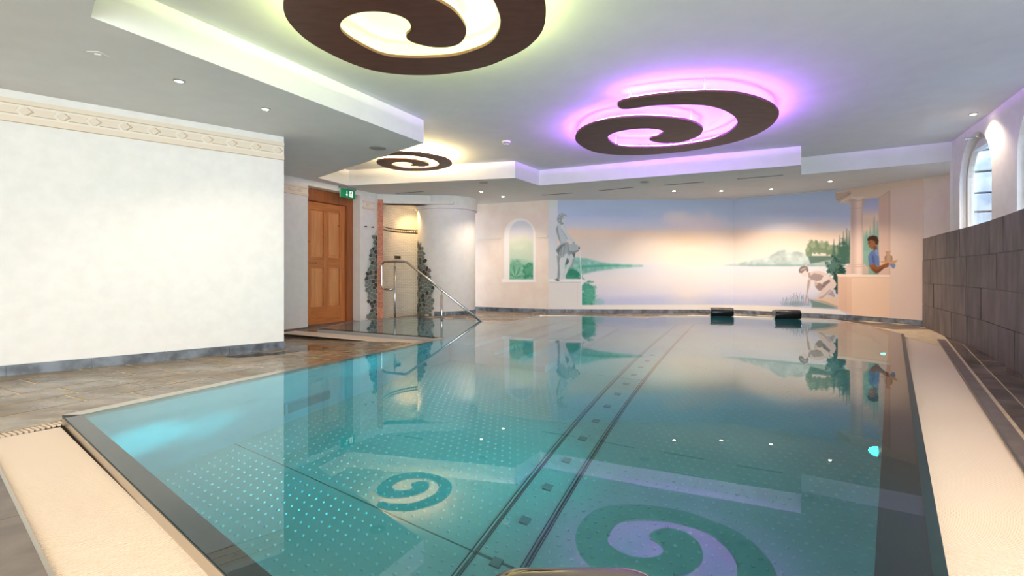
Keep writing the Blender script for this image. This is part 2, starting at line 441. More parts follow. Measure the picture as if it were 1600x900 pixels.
# ------------------------------------------------------------------ ceilings
OUT = [(-8.2, -4.5), (3.8, -4.5), (2.86, 0.36), (6.41, 6.82), (8.4, 6.6), (8.4, 13.2), (-8.2, 13.2)]
REC = [(-2.61, 2.997), (-1.083, 5.926), (-3.257, 8.115), (-2.98, 8.836), (0.054, 8.115), (0.503, 8.836), (4.27, 7.14),
       (4.70, 7.85), (6.33, 6.86), (2.80, 0.43), (2.98, -0.6), (2.2, -0.6), (-1.2, 1.6)]
def ceiling():
    polys = [[Vector((p[0], p[1], 0)) for p in OUT], [Vector((p[0], p[1], 0)) for p in REC]]
    tri = tessellate_polygon(polys); allp = OUT+REC
    v = [(p[0], p[1], ZC) for p in allp]; f = [tuple(t) for t in tri]
    n0 = len(v); k = len(REC)
    v += [(p[0], p[1], ZU+0.06) for p in REC]
    for i in range(k):
        j = (i+1) % k; f.append((len(OUT)+i, len(OUT)+j, n0+j, n0+i))
    o = mesh('ceiling', v, f, M['ceiling']); struct(o)
    # normals down
    bm = bmesh.new(); bm.from_mesh(o.data)
    for fc in bm.faces:
        if abs(fc.normal.z) > 0.5 and fc.normal.z > 0: fc.normal_flip()
    bm.to_mesh(o.data); bm.free()
    mb = MB(); mb.prism(OUT, ZU, ZU+0.12); struct(mb.build('ceiling_raised', M['ceiling']))
ceiling()

#----
RN = Vector((1.258, -1)).normalized(); RM = Vector((-RN.y, RN.x))*-1   # along near edge, outward (towards the camera)
PN = Vector(WP[0])
def nr(s, o): q = PN+RN*s+RM*o; return (q.x, q.y)
# ------------------------------------------------------------------ floor base (kept clear of the pool)
def ring(outer, inner, z0, z1, name, m, parent=None):
    tri = tessellate_polygon([[Vector((p[0], p[1], 0)) for p in outer], [Vector((p[0], p[1], 0)) for p in inner]])
    allp = list(outer)+list(inner); v = [(p[0], p[1], z1+zf(*p)) for p in allp]; f = []
    for t in tri:
        a, b, c = t; A, B, Cc = allp[a], allp[b], allp[c]
        if (B[0]-A[0])*(Cc[1]-A[1])-(B[1]-A[1])*(Cc[0]-A[0]) < 0: a, c = c, a
        f.append((a, b, c))
    return mesh(name, v, f, m, parent)
floor_out = [(-8, -4.4), (8.2, -4.4), (8.2, 13), (-8, 13)]
pool_rim_poly = [tn(-2.0, -0.199), tn(-2.0, -0.10), nr(-0.03, 0.388)]+outset(WP, [0.388, 0.379]+[0.05]*18+[0.31, 0.199], 0.7)[1:]
fl = struct(ring(floor_out, pool_rim_poly, 0, -0.0015, 'floor', M['grout']))
bm = bmesh.new(); bm.from_mesh(fl.data)
for _ in range(7):                               # fine enough to follow the slight fall towards the door
    es = [e for e in bm.edges if e.calc_length() > 0.45]
    if not es: break
    bmesh.ops.subdivide_edges(bm, edges=es, cuts=1); bmesh.ops.triangulate(bm, faces=bm.faces)
for v_ in bm.verts: v_.co.z = -0.0015+zf(v_.co.x, v_.co.y)
bm.to_mesh(fl.data); bm.free()
ring(floor_out, outset(WP, 0.03), 0, -0.056, 'screed', M['trough'], fl)
def add_tile(polys, m, z1, name='tile', parent=None, thick=0.03, z_off=0.0):
    mb = MB()
    for p in polys: mb.prism(p, z1-thick, z1+0.0015, zf)
    o = mb.build(name, m, parent or fl); return o
def shrink(p, d):
    if area2(p) < 0: p = p[::-1]
    return outset(p, -d)
def rect_tn(t0, t1, o0, o1): return [tn(t0, o0), tn(t0, o1), tn(t1, o1), tn(t1, o0)]

# left deck
wa_out = [tuple(WA1+WAD*0.06+Vector((-WAD.y, WAD.x))*0.05)]
def clip_left(p):   # only the part in front of the left wall
    q = clip_half(p, tuple(WA1+Vector((-WAD.y, WAD.x))*0.04), tuple(WA0+Vector((-WAD.y, WAD.x))*0.04))
    return q
rows = [-0.205, -0.60, -0.93, -1.27, -1.60, -1.93, -2.26, -2.60, -2.93, -3.26, -3.6]
rr = random.Random(3)
for i in range(len(rows)-1):
    t = -2.6+rr.random()*0.5
    while t < 3.48:
        ln = rr.choice([0.45, 0.6, 0.6, 0.75, 0.9]); t1 = min(t+ln, 3.48)
        if t1 > 3.2: t1 = 3.48
        p = shrink(rect_tn(t, t1, rows[i], rows[i+1]), 0.010)
        # in front of the wall, left of the return the floor runs on
        q = p
        c = Vector(tn((t+t1)/2, (rows[i]+rows[i+1])/2))
        rel = c-WA1
        if rel.dot(WAD) < 0.05: q = clip_half(p, tuple(WA1+WAD), tuple(WA1)) if True else p
        s = (c-WA0).x*WAD.y-(c-WA0).y*WAD.x      # >0 : room side
        if rel.dot(WAD) < -0.2 and s < -0.30: t = t1; continue
        if rel.dot(WAD) < 0:
            q = clip_half(p, tuple(WA1), tuple(WA0)) if False else p
        if c.y > -1.0 and c.x > -7: add_tile([p], M['deck'], 0.0, z_off=0)
        t = t1
# strip left of the shallow basin, towards the door
for i, (o0, o1) in enumerate(((-2.80, -3.05), (-3.05, -3.38), (-3.38, -3.7), (-3.7, -4.1))):
    t = 3.48
    while t < 6.6:
        t1 = t+rr.choice([0.5, 0.62, 0.8]); c = Vector(tn((t+t1)/2, (o0+o1)/2))
        if (c-DF0).x*AX.y-(c-DF0).y*AX.x > -0.15: add_tile([shrink(rect_tn(t, t1, o0, o1), 0.006)], M['deck'], 0.0)
        t = t1
# sliver between basin and door wall
sliver = [[tn(3.80, -2.42), tn(3.80, -2.80), (-3.36, 8.4), (-2.95, 8.25)], [(-2.83, 8.29), (-2.95, 8.25), (-3.36, 8.4), (-2.9, 9.3), (-2.45, 8.87)]]
for p in sliver: add_tile([p], M['border'], -0.004)

# near deck beyond the wide gutter
gut0 = 0.09; gut1 = 0.39
for k in range(6):
    s = -1.3+k*0.85; add_tile([shrink([nr(s, gut1+0.005), nr(s, gut1+0.105), nr(s+0.85, gut1+0.105), nr(s+0.85, gut1+0.005)], 0.003)], M['border'], 0.0)
for r in range(4):
    for k in range(8):
        s = -1.4+k*0.62+(0.3 if r % 2 else 0); o = gut1+0.125+r*0.40
        add_tile([shrink([nr(s, o), nr(s, o+0.40), nr(s+0.62, o+0.40), nr(s+0.62, o)], 0.008)], M['deck'], 0.0)

# right deck
RB = Vector((4.13, 5.25)).normalized(); RO = Vector((RB.y, -RB.x))     # along right edge, outward
PR = Vector((1.177, 1.351))
def rt(s, o): q = PR+RB*s+RO*o; return (q.x, q.y)
SMAX = 6.82
for k in range(11):
    s = -1.5+k*0.78; s1 = min(s+0.78, SMAX)
    add_tile([shrink([rt(s, 0.385), rt(s, 0.465), rt(s1, 0.465), rt(s1, 0.385)], 0.002)], M['border'], 0.0)
def slate_side(p):   # cut along the face of the slate wall
    conv = [rt(-1.6, 0.3), rt(-1.6, 3.0), rt(0, 1.2)]
    return p
def clip_slate(p):
    out = []
    for i in range(1, len(SL)-1):
        pass
    return p
ro = [0.48, 0.60, 0.95, 1.32, 1.70, 2.1]
for i in range(len(ro)-1):
    s = -1.5+0.1*i
    while s < 9.4:
        ln = [0.34, 0.42, 0.5, 0.46][int(rr.random()*4)] if i == 0 else rr.choice([0.45, 0.6, 0.8]); s1 = s+ln
        p = shrink([rt(s, ro[i]), rt(s, ro[i+1]), rt(s1, ro[i+1]), rt(s1, ro[i])], 0.006)
        cx, cyy = rt((s+s1)/2, (ro[i]+ro[i+1])/2)
        ok = any(True for _ in [0])
        # in front of the slate wall?
        q = p
        for a in range(1, len(SL)-1):
            pass
        poly_front = SL+[(0.5, 0.5), (0.6, 9.5), (7.0, 9.5)]
        if inside(cx, cyy, poly_front) or i < 2: add_tile([p], M['deck_dark'], 0.0)
        s = s1

# far deck: tiles laid out in rows, cut by the pool edge
far_quads = []
fw = WP[3:19]       # from (5.60,7.55) round to (-2.34,8.79)
def far_back(p):    # matching point behind the back wall
    return (p[0]*1.06, 12.3)
for a, b in zip(fw[:-1], fw[1:]):
    far_quads.append([a, b, (b[0], 12.4), (a[0], 12.4)])
far_quads.append([(5.72, 8.72), (5.60, 7.0), (7.2, 7.0), (7.2, 12.4), (5.72, 12.4)])
rb = Vector((1, -0.02)).normalized()
wallpoly = [(-2.3, 12.4), (-1.45, 11.70), (0.80, 10.70), (4.79, 10.52), (5.85, 9.7), (6.45, 9.22), (7.0, 8.2), (7.3, 6.9), (5, 6), (-3, 7.5)]
for r in range(14):
    y0 = 7.6+r*0.33
    x = -2.6+(0.4 if r % 2 else 0)
    while x < 7.0:
        x1 = x+0.66
        rect = shrink([(x, y0), (x1, y0), (x1, y0+0.33), (x, y0+0.33)], 0.006)
        cx, cyy = x+0.33, y0+0.165
        if inside(cx, cyy, wallpoly):
            ps = []
            for q in far_quads[:-1]:
                conv = q
                if area2(conv) < 0: conv = conv[::-1]
                c = clip(rect, conv)
                if c: ps.append(c)
            if cx > 5.72:
                ps = [clip(rect, [(5.72, 6.9), (7.4, 6.9), (7.4, 12.4), (5.72, 12.4)])]
                s_ = (Vector((cx, cyy))-PR).dot(RB)
                if s_ < 7.3 or (Vector((cx, cyy))-PR).dot(RO) > 0.3 and s_ < 9.3: ps = []
            ps = [p for p in ps if p]
            if ps: add_tile(ps, M['deck_dark'] if cx > 5.0 else M['deck'], -0.002)
        x = x1

# ------------------------------------------------------------------ skirting (slate, piece by piece)
def skirting(name, pts, h, m, piece=0.6, th=0.015, z0=0.0, side=1, use_zf=True):
    root = struct(empty(name))
    for i in range(len(pts)-1):
        a, b = Vector(pts[i]), Vector(pts[i+1]); Ln = (b-a).length; d = (b-a)/Ln; nn = Vector((d.y, -d.x))*side
        k = max(1, round(Ln/piece))
        for j in range(k):
            s0 = a+d*(Ln*j/k+0.002); s1 = a+d*(Ln*(j+1)/k-0.002)
            zz = zf(*((s0+s1)/2)) if use_zf else 0
            mb = MB(); mb.prism([tuple(s0), tuple(s1), tuple(s1+nn*th), tuple(s0+nn*th)], z0+zz-0.03, z0+zz+h)
            mb.build('skirting_tile', m, root)
    return root
skirting('baseboard_left', [WA0, WA1, WA1+Vector((-0.655, 0.756))*1.8], 0.092, M['slate_base'], 0.55, side=1, z0=0.0)
skirting('baseboard_back', BW[:6], 0.085, M['slate_base'], 0.42, side=1)
skirting('baseboard_door', [tuple(DF0), tuple(DF1)], 0.03, M['border'], 0.6, side=1)

# ------------------------------------------------------------------ slate-clad low wall on the right
def slate_wall():
    root = wall_strip('wall_right_slate', [SL[1]]+SL[2:], -0.1, 1.44, M['grout_dark'], 0.10, side=-1)
    # find outward side: the wall lies to the right of the path when walking towards the camera
    rows_z = [(0.0, 0.36), (0.36, 0.72), (0.72, 1.09), (1.09, 1.45)]
    rs = random.Random(5)
    cum = [0]
    P = [Vector(p) for p in SL[1:]]
    for a, b in zip(P[:-1], P[1:]): cum.append(cum[-1]+(b-a).length)
    def at_s(s):
        s = max(0, min(cum[-1]-1e-4, s))
        for i in range(len(P)-1):
            if s <= cum[i+1]: 
                d = (P[i+1]-P[i]).normalized(); return P[i]+d*(s-cum[i]), Vector((d.y, -d.x))
    for r, (z0, z1) in enumerate(rows_z):
        s = 0
        first = [0.45, 0.75, 0.55, 0.35][r]
        while s < cum[-1]-0.05:
            s1 = min(s+(first if s == 0 else rs.choice([0.55, 0.6, 0.66])), cum[-1])
            p, n1 = at_s(s+0.003); q, n2 = at_s(s1-0.003)
            pr_ = rs.uniform(0.010, 0.019)
            mb = MB()
            mb.prism([tuple(p), tuple(q), tuple(q+n2*pr_), tuple(p+n1*pr_)], z0+0.003, z1-0.003)
            mb.build('slate_tile', M['slate'], root)
            s = s1
    # ledge behind the cladding
    e = MB(); e.prism([(6.81, 8.0), (5.89, 6.45), (5.28, 5.40), (4.45, 4.20), (2.95, 1.95), (3.5, 1.6), (5.0, 3.9), (6.0, 5.5), (7.6, 7.4), (7.2, 8.4)], 1.36, 1.44)
    e.build('ledge', M['plaster'], root)
slate_wall()

# ------------------------------------------------------------------ window wall with arched openings
def wall_pt(s, o, z):
    q = E0+ED*s+Vector((-ED.y, ED.x))*o      # o > 0: outwards (away from the room)
    return (q.x, q.y, z)
_t = Vector((-ED.y, ED.x)); OSGN = 1 if _t.x > 0 else -1
def wp3(s, o, z): return wall_pt(s, o*OSGN, z)
WIN = [(0.30, 1.44), (2.12, 3.26), (3.95, 5.09), (5.75, 6.9)]
ZS, ZSP = 1.22, 2.09
def arch(s0, s1, k=16, inset=0.0, zsill=ZS):
    r = (s1-s0)/2-inset; c = (s0+s1)/2
    pts = [(s0+inset, zsill+inset), (s1-inset, zsill+inset)]
    for i in range(k+1):
        t = math.pi*i/k; pts.append((c+r*math.cos(t), ZSP+r*math.sin(t)))
    return pts
def window_wall():
    Ln = 7.4
    outer = [(0, -0.1), (Ln, -0.1), (Ln, ZU+0.05), (0, ZU+0.05)]
    holes = [arch(*w) for w in WIN]
    polys = [[Vector((p[0], p[1], 0)) for p in outer]]+[[Vector((p[0], p[1], 0)) for p in h] for h in holes]
    tri = tessellate_polygon(polys); allp = outer+[p for h in holes for p in h]; n = len(allp)
    v = [wp3(p[0], 0, p[1]) for p in allp]+[wp3(p[0], 0.15, p[1]) for p in allp]
    f = [tuple(t) for t in tri]+[tuple(i+n for i in t[::-1]) for t in tri]
    k = 0
    for pl in [outer]+holes:
        m_ = len(pl)
        for i in range(m_):
            j = (i+1) % m_; f.append((k+i, k+j, k+j+n, k+i+n))
        k += m_
    o = mesh('wall_right', v, f, M['plaster']); struct(o)
    bm = bmesh.new(); bm.from_mesh(o.data); bmesh.ops.recalc_face_normals(bm, faces=bm.faces); bm.to_mesh(o.data); bm.free()
    for i, (s0, s1) in enumerate(WIN[:3]):
        root = struct(empty('window_%d' % (i+1)))
        op = arch(s0, s1, 20, 0.02); ip = arch(s0, s1, 20, 0.085)
        mb = MB(); m2 = len(op)
        vv = [wp3(p[0], 0.06, p[1]) for p in op]+[wp3(p[0], 0.06, p[1]) for p in ip]+[wp3(p[0], 0.12, p[1]) for p in op]+[wp3(p[0], 0.12, p[1]) for p in ip]
        ff = []
        for a in range(m2):
            b = (a+1) % m2
            ff += [(a, b, m2+b, m2+a), (2*m2+a, 3*m2+a, 3*m2+b, 2*m2+b), (m2+a, m2+b, 3*m2+b, 3*m2+a), (a, 2*m2+a, 2*m2+b, b)]
        mb.add(vv, ff); mb.build('window_frame', M['frame'], root)
        tri = tessellate_polygon([[Vector((p[0], p[1], 0)) for p in ip]])
        mb = MB(); nn = len(ip)
        fq = [tuple(t) for t in tri]+[tuple(x+nn for x in t[::-1]) for t in tri]+[(a, (a+1) % nn, (a+1) % nn+nn, a+nn) for a in range(nn)]
        mb.add([wp3(p[0], 0.088, p[1]) for p in ip]+[wp3(p[0], 0.094, p[1]) for p in ip], fq)
        mb.build('pane', M['glass'], root)
        if i == 0:
            c = (s0+s1)/2
            mb = MB(); mb.tube([wp3(c, 0.06, 2.62), wp3(c, -0.02, 2.60), wp3(c+0.02, -0.10, 2.595)], 0.012, 10)
            mb.lathe([(0.028, 0), (0.028, 0.05)], wp3(c, 0.05, 2.615), 14, axis=(ED.x, ED.y, 0))
            mb.build('window_opener', M['chrome'], root, smooth=False)
window_wall()
# return behind the pier, rest of the shell on the right
wall_strip('wall_right_return', [tuple(E0), (7.3, 6.75)], 1.3, 2.8, M['plaster'], 0.05, side=-1)
wall_strip('wall_right_behind', [tuple(E0+ED*7.35), (3.6, -4.2)], -0.1, 2.8, M['plaster'], 0.2, side=-1)
# stone retaining wall of the light well outside the windows
def outside():
    root = struct(empty('outside_wall'))
    rs = random.Random(9)
    m = noisy(mat('outside_stone', rough=0.8), srgb(150, 156, 160), srgb(200, 206, 210), 5, 8, bump=0.5, rnd=0.2)
    mj = mat('outside_mortar', srgb(120, 126, 132), 0.9)
    mb = MB(); mb.add([wp3(-0.1, 1.35, 0.4), wp3(8.0, 1.35, 0.4), wp3(8.0, 1.35, 3.4), wp3(-0.1, 1.35, 3.4), wp3(-0.1, 1.6, 0.4), wp3(8.0, 1.6, 0.4), wp3(8.0, 1.6, 3.4), wp3(-0.1, 1.6, 3.4)],
                      [(0, 1, 2, 3), (4, 7, 6, 5), (0, 4, 5, 1), (3, 2, 6, 7), (0, 3, 7, 4), (1, 5, 6, 2)])
    mb.build('mortar', mj, root)
    z = 0.9
    while z < 3.3:
        h = rs.uniform(0.24, 0.36); s = 0.1+rs.random()*0.1
        while s < 3.2:
            w = rs.uniform(0.35, 0.75)
            a = 0.015
            mb = MB(); dp = rs.uniform(1.28, 1.33)
            c = Vector(wp3(s+w/2, (dp+1.36)/2, z+h/2))
            mb.box(c, Vector((ED.x, ED.y, 0))*(w/2-a), Vector((-ED.y, ED.x, 0))*OSGN*(1.36-dp)/2, (0, 0, h/2-a))
            mb.build('stone', m, root, bevel=0.012)
            s += w
        z += h
    z = 0.9
    while z < 3.2:
        h = rs.uniform(0.24, 0.34); o_ = 0.16
        while o_ < 1.30:
            w = min(rs.uniform(0.28, 0.55), 1.33-o_)
            dp = rs.uniform(0.0, 0.03); c = Vector(wp3(0.10+dp, o_+w/2, z+h/2))
            MB().box(c, Vector((ED.x, ED.y, 0))*0.05, Vector((-ED.y, ED.x, 0))*OSGN*(w/2-0.012), (0, 0, h/2-0.012)).build('stone', m, root, bevel=0.012)
            o_ += w
        z += h
    mb = MB(); mb.box(wp3(0.03, 0.75, 2.0), Vector((ED.x, ED.y, 0))*0.05, Vector((-ED.y, ED.x, 0))*0.60, (0, 0, 1.3)); mb.build('mortar', mj, root)
    mb = MB(); mb.add([wp3(-3.0, 0.3, 0.4), wp3(8, 0.3, 0.4), wp3(8, 1.6, 0.4), wp3(-3, 1.6, 0.4)], [(0, 1, 2, 3)])
    mb.build('outside_ground', mj, root)
outside()

# ------------------------------------------------------------------ pool
def pool():
    root = empty('swimming_pool', (0, 0, 0))
    tag(root, 'large irregular stainless steel overflow swimming pool sunk in the stone deck', 'swimming pool')
    n = len(WP)
    # liner walls
    wi = list(WP); wi[1] = tuple(Vector(WP[1])-RN*0.13); wi[2] = rt(6.55, -0.13)
    v = [(p[0], p[1], 0.03) for p in wi]+[(p[0], p[1], ZB-0.01) for p in wi]
    mb = MB()   # submerged overflow shelf along the right edge
    a, b, c, d = wi[1], wi[2], WP[2], WP[1]
    mb.add([(a[0], a[1], 0.0), (b[0], b[1], 0.0), (c[0], c[1], 0.043), (d[0], d[1], 0.043), (a[0], a[1], -0.06), (b[0], b[1], -0.06), (c[0], c[1], -0.06), (d[0], d[1], -0.06)],
           [(0, 1, 2, 3), (7, 6, 5, 4), (0, 4, 5, 1), (3, 2, 6, 7)])
    q3 = WP[3]; k0 = len(mb.v)
    mb.add([(b[0], b[1], 0.0), (q3[0], q3[1], 0.02), (c[0], c[1], 0.043), (b[0], b[1], -0.06), (q3[0], q3[1], -0.06), (c[0], c[1], -0.06)], [(0, 1, 2), (5, 4, 3), (0, 3, 4, 1)])
    mb.build('overflow_shelf', M['rim_top'], root)
    f = [(i, (i+1) % n, (i+1) % n+n, i+n) for i in range(n)]
    f = [tuple(reversed(q)) for q in f]
    mesh('pool_wall_lining', v, f, M['liner'], root)
    # floor plates, seams between them
    t_seam = [-4.0, 0.93, 4.0, 7.0, 10.0]
    c0 = (Vector((0.0, 3.135))-P0).dot(NX); c1 = c0+0.297
    cols = [(-3.4, c0), (c0, c1), (c1, c1+7.5)]
    # base under the plates shows in the seams
    mb = MB(); mb.prism(outset(WP, 0.02), ZB-0.06, ZB-0.022); mb.build('pool_bottom', M['seam'], root)
    # decompose the pool into convex cells for clipping
    tri = tessellate_polygon([[Vector((p[0], p[1], 0)) for p in WP]])
    cells = [[WP[i] for i in t] for t in tri]
    for ci, (o0, o1) in enumerate(cols):
        ts = t_seam if ci < 2 else [-5.5, 10.0]
        for a, b in zip(ts[:-1], ts[1:]):
            g = 0.005 if ci == 0 else 0.009
            rect = shrink(rect_tn(a, b, o0, o1), g)
            ps = [c for c in (clip(rect, q) for q in cells) if c]
            if not ps: continue
            mb = MB()
            for p in ps: mb.prism(p, ZB-0.03, ZB)
            mb.build('channel_plate' if ci == 1 else 'floor_plate', M['liner_floor'], root)
    # raised seam edges of the channel
    mb = MB()
    for o in (c0, c1):
        for dd in (-0.018, 0.018):
            a = tn(-1.5, o+dd); b = tn(7.6, o+dd)
            c = Vector(((a[0]+b[0])/2, (a[1]+b[1])/2, ZB+0.004)); mb.box(c, Vector((AX.x, AX.y, 0))*4.5, Vector((NX.x, NX.y, 0))*0.003, (0, 0, 0.003))
    mb.build('channel_edge', M['seam'], root)
    # anti-slip dimples
    sp = 0.066; v = []; f = []; ins = outset(WP, -0.06)
    base = [(math.cos(a)*0.0125, math.sin(a)*0.0125) for a in [k*math.pi/3 for k in range(6)]]
    i0 = 0
    for i in range(-45, 110):
        for j in range(-60, 110):
            t = i*sp; o = j*sp+(sp/2 if i % 2 else 0)-0.01
            if o > 7.2 or o < -1.5 or t < -5.5 or t > 7.2: continue
            if abs(o-c0) < 0.035 or abs(o-c1) < 0.035 or (o < c1 and min(abs(t-q) for q in t_seam) < 0.03): continue
            x, y = tn(t, o)
            if not inside(x, y, ins): continue
            m0 = len(v)
            for bx, by in base: v.append((x+bx, y+by, ZB))
            for bx, by in base: v.append((x+bx*0.55, y+by*0.55, ZB+0.007))
            for k in range(6):
                k2 = (k+1) % 6; f.append((m0+k, m0+k2, m0+6+k2, m0+6+k))
            f.append(tuple(m0+6+k for k in range(6)))
    stuff(mesh('floor_dimple', v, f, M['dimple'], root))
    # square outlets in the channel
    for k in range(15):
        t = (Vector((0.119, 2.943))-P0).dot(AX)+(k-3)*0.361; o = (c0+c1)/2
        x, y = tn(t, o)
        if not inside(x, y, ins): continue
        mb = MB(); mb.box((x, y, ZB+0.006), Vector((AX.x, AX.y, 0))*0.03, Vector((NX.x, NX.y, 0))*0.03, (0, 0, 0.008))
        mb.build('channel_outlet', M['outlet'], root)
    # steps at the far left
    for k, (o0, o1, z) in enumerate([(-2.6, -0.02, -0.16), (-0.02, 0.32, -0.42), (0.32, 0.66, -0.68), (0.66, 1.0, -0.94), (1.0, 1.34, -1.18)]):
        rect = rect_tn(3.83, 7.2, o0, o1)
        mb = MB()
        for q in cells:
            c = clip(rect, q)
            if c: mb.prism(c, ZB, z)
        if mb.v: mb.build('pool_step', M['liner'], root)
    # rim
    wid = [0.08, 0.034, 0.03, 0.04, 0.05, 0.05, 0.05, 0.05, 0.05, 0.05, 0.05, 0.05, 0.05, 0.05, 0.05, 0.05, 0.05, 0.05, 0.05, 0.05, 0.06, 0.10]
    o_ = outset(WP, wid)
    groups = {'near': [0], 'right': [1], 'left': [21], 'basin': [20], 'far': list(range(2, 20))}
    for nm, idx in groups.items():
        mb = MB()
        for i in idx:
            j = (i+1) % n
            a, b, c, d = WP[i], WP[j], o_[j], o_[i]
            top = 0.040 if nm in ('near', 'basin') else 0.052
            mb.prism([a, b, c, d], -0.05, top)
        mt = {'near': M['steel_rim'], 'left': M['steel_rim'], 'basin': M['grey_rim'], 'far': M['steel_rim'], 'right': M['rim_top']}[nm]
        ob = mb.build('pool_rim', mt, root)
        if nm in ('near', 'basin'):
            ob['label'] = 'dark wet rim edge' if nm == 'near' else 'grey rim edge'
            i = idx[0]; j = (i+1) % n; mb = MB(); mb.prism([WP[i], WP[j], tuple(Vector(o_[j])*1.0), o_[i]], 0.0401, 0.046)
            mb.build('rim_cap', M['rim_top'], ob)
    # gutters: trough plus fine bars
    def grating(fn, s0, s1, o0, o1, pitch, gap, zt=-0.004, mbar=M['grate'], skew=0.0):
        mb = MB()
        a, b, c, d = fn(s0, o0), fn(s1, o0), fn(s1, o1), fn(s0, o1)
        p = [a, b, c, d]; p = p if area2(p) > 0 else p[::-1]
        mb.prism(p, -0.05, -0.04); tr = mb.build('gutter_trough', M['trough'], root)
        mb = MB(); s = s0
        q = Vector(fn(1, 0))-Vector(fn(0, 0)); w = Vector(fn(0, 1))-Vector(fn(0, 0))
        while s < s1:
            c_ = Vector(fn(s+pitch/2, (o0+o1)/2))
            mb.box((c_.x, c_.y, zt-0.005), Vector((q.x, q.y, 0))*(pitch-gap)/2, Vector((w.x, w.y, 0))*abs(o1-o0)/2, (0, 0, 0.005)); s += pitch
        g = stuff(mb.build('grating_bars', mbar, root)); return g
    grating(nr, -0.03, 3.9, 0.094, 0.385, 0.0125, 0.0048)
    grating(rt, -1.4, 6.72, 0.040, 0.375, 0.0130, 0.0046)
    grating(tn, -2.0, 3.80, -0.193, -0.112, 0.024, 0.010, mbar=M['grate'])
    grating(lambda s, o: tn(3.80-0.06-o, -0.1-s), 0.0, 2.68, 0.02, 0.31, 0.014, 0.003)
    # steel angle along the outside of the gutters
    for fn, s0, s1, o in ((nr, -0.03, 3.9, 0.392), (rt, -1.4, 6.72, 0.381), (tn, -2.0, 3.5, -0.199)):
        a = Vector(fn(s0, o)); b = Vector(fn(s1, o)); mb = MB(); d = (b-a); dn = d.normalized()
        mb.box(((a.x+b.x)/2, (a.y+b.y)/2, -0.008), Vector((d.x, d.y, 0))/2, Vector((-dn.y, dn.x, 0))*0.006, (0, 0, 0.011))
        mb.build('gutter_edge', M['steel_rim'], root)
    return root
pool()
# the body of water
wpoly = outset(WP, [0.078]+[0.006]*19+[0.058, 0.006])
mb = MB(); mb.prism(wpoly, ZB-0.05, WL)
water = mb.build('pool_water', M['water'])
tag(water, 'still turquoise water filling the swimming pool to its rim', 'water', kind='stuff')

# underwater lamps on the right-hand wall, inlet grille on the left wall
def pool_lamp(s, z, label, power, target):
    x, y = rt(s, -0.134); root = empty('underwater_lamp', (x, y, z)); tag(root, label, 'lamp', 'underwater lamps')
    ax = (-RO.x, -RO.y, 0)
    MB().lathe([(0.075, 0), (0.075, 0.012), (0.06, 0.02)], (0, 0, 0), 24, axis=ax).build('lamp_ring', M['steel'], root)
    MB().lathe([(0.058, 0.018), (0.05, 0.04), (0.03, 0.056), (0.004, 0.062)], (0, 0, 0), 20, axis=ax).build('lamp_lens', M['pool_lamp'], root, smooth=True)
    for k_, (target, power, cone) in enumerate(target):
     d = bpy.data.lights.new('lamp_beam', 'SPOT'); d.energy = power; d.color = (0.0, 0.90, 0.92); d.shadow_soft_size = 0.05
     d.spot_size = math.radians(cone); d.spot_blend = 1.0
     o = bpy.data.objects.new('lamp_beam', d); COL.objects.link(o); o.parent = root
     o.location = (-RO.x*0.10, -RO.y*0.10, 0); o.rotation_euler = (Vector(target)-Vector((x, y, z))).to_track_quat('-Z', 'Y').to_euler()
pool_lamp(1.6, -0.45, 'glowing turquoise round lamp under water on the right pool wall, nearer one', 0, [(tn(0.24, 0)+(-0.80,), 900, 9), (tn(0.68, 0)+(-0.90,), 420, 8), (tn(1.5, 0)+(-0.5,), 260, 70)])
pool_lamp(5.1, -0.45, 'small turquoise lamp under water at the far end of the right pool wall', 0, [(tn(2.25, 0)+(-0.45,), 700, 9), (tn(3.0, 0)+(-0.5,), 220, 60)])
def grille():
    t, z = 1.62, -1.10
    x, y = tn(t, 0.004); root = empty('inlet_grille', (x, y, z)); tag(root, 'rectangular slotted grille under water on the left pool wall', 'grille')
    A3 = Vector((AX.x, AX.y, 0)); N3 = Vector((NX.x, NX.y, 0))
    mb = MB()
    for sx in (-1, 1): mb.box(A3*0.24*sx+N3*0.006, A3*0.012, N3*0.006, (0, 0, 0.13))
    for sz in (-1, 1): mb.box(N3*0.006+Vector((0, 0, 0.13*sz)), A3*0.25, N3*0.006, (0, 0, 0.012))
    mb.build('grille_frame', M['liner'], root)
    MB().box(N3*0.002, A3*0.23, N3*0.001, (0, 0, 0.12)).build('grille_back', M['seam'], root)
    mb = MB()
    for k in range(9): mb.box(N3*0.007+Vector((0, 0, -0.1+k*0.025)), A3*0.23, N3*0.004, (0, 0, 0.006))
    mb.build('grille_slats', M['liner'], root)
grille()

# puddle on the left deck
def puddle(pts, label):
    p = catmull([Vector(at(x, y, 0.0)) for x, y in pts], 4)
    mb = MB(); mb.prism([tuple(q) for q in p], 0.0008, 0.003, zf)
    o = mb.build('puddle', M['puddle']); return tag(o, label, 'puddle', kind='stuff')
puddle([(352, 557), (395, 553), (440, 550), (456, 543), (480, 537), (508, 538), (518, 542), (500, 547), (470, 549), (440, 553), (395, 558), (365, 559)],
       'wet puddle mirroring the room on the deck at the left wall corner')

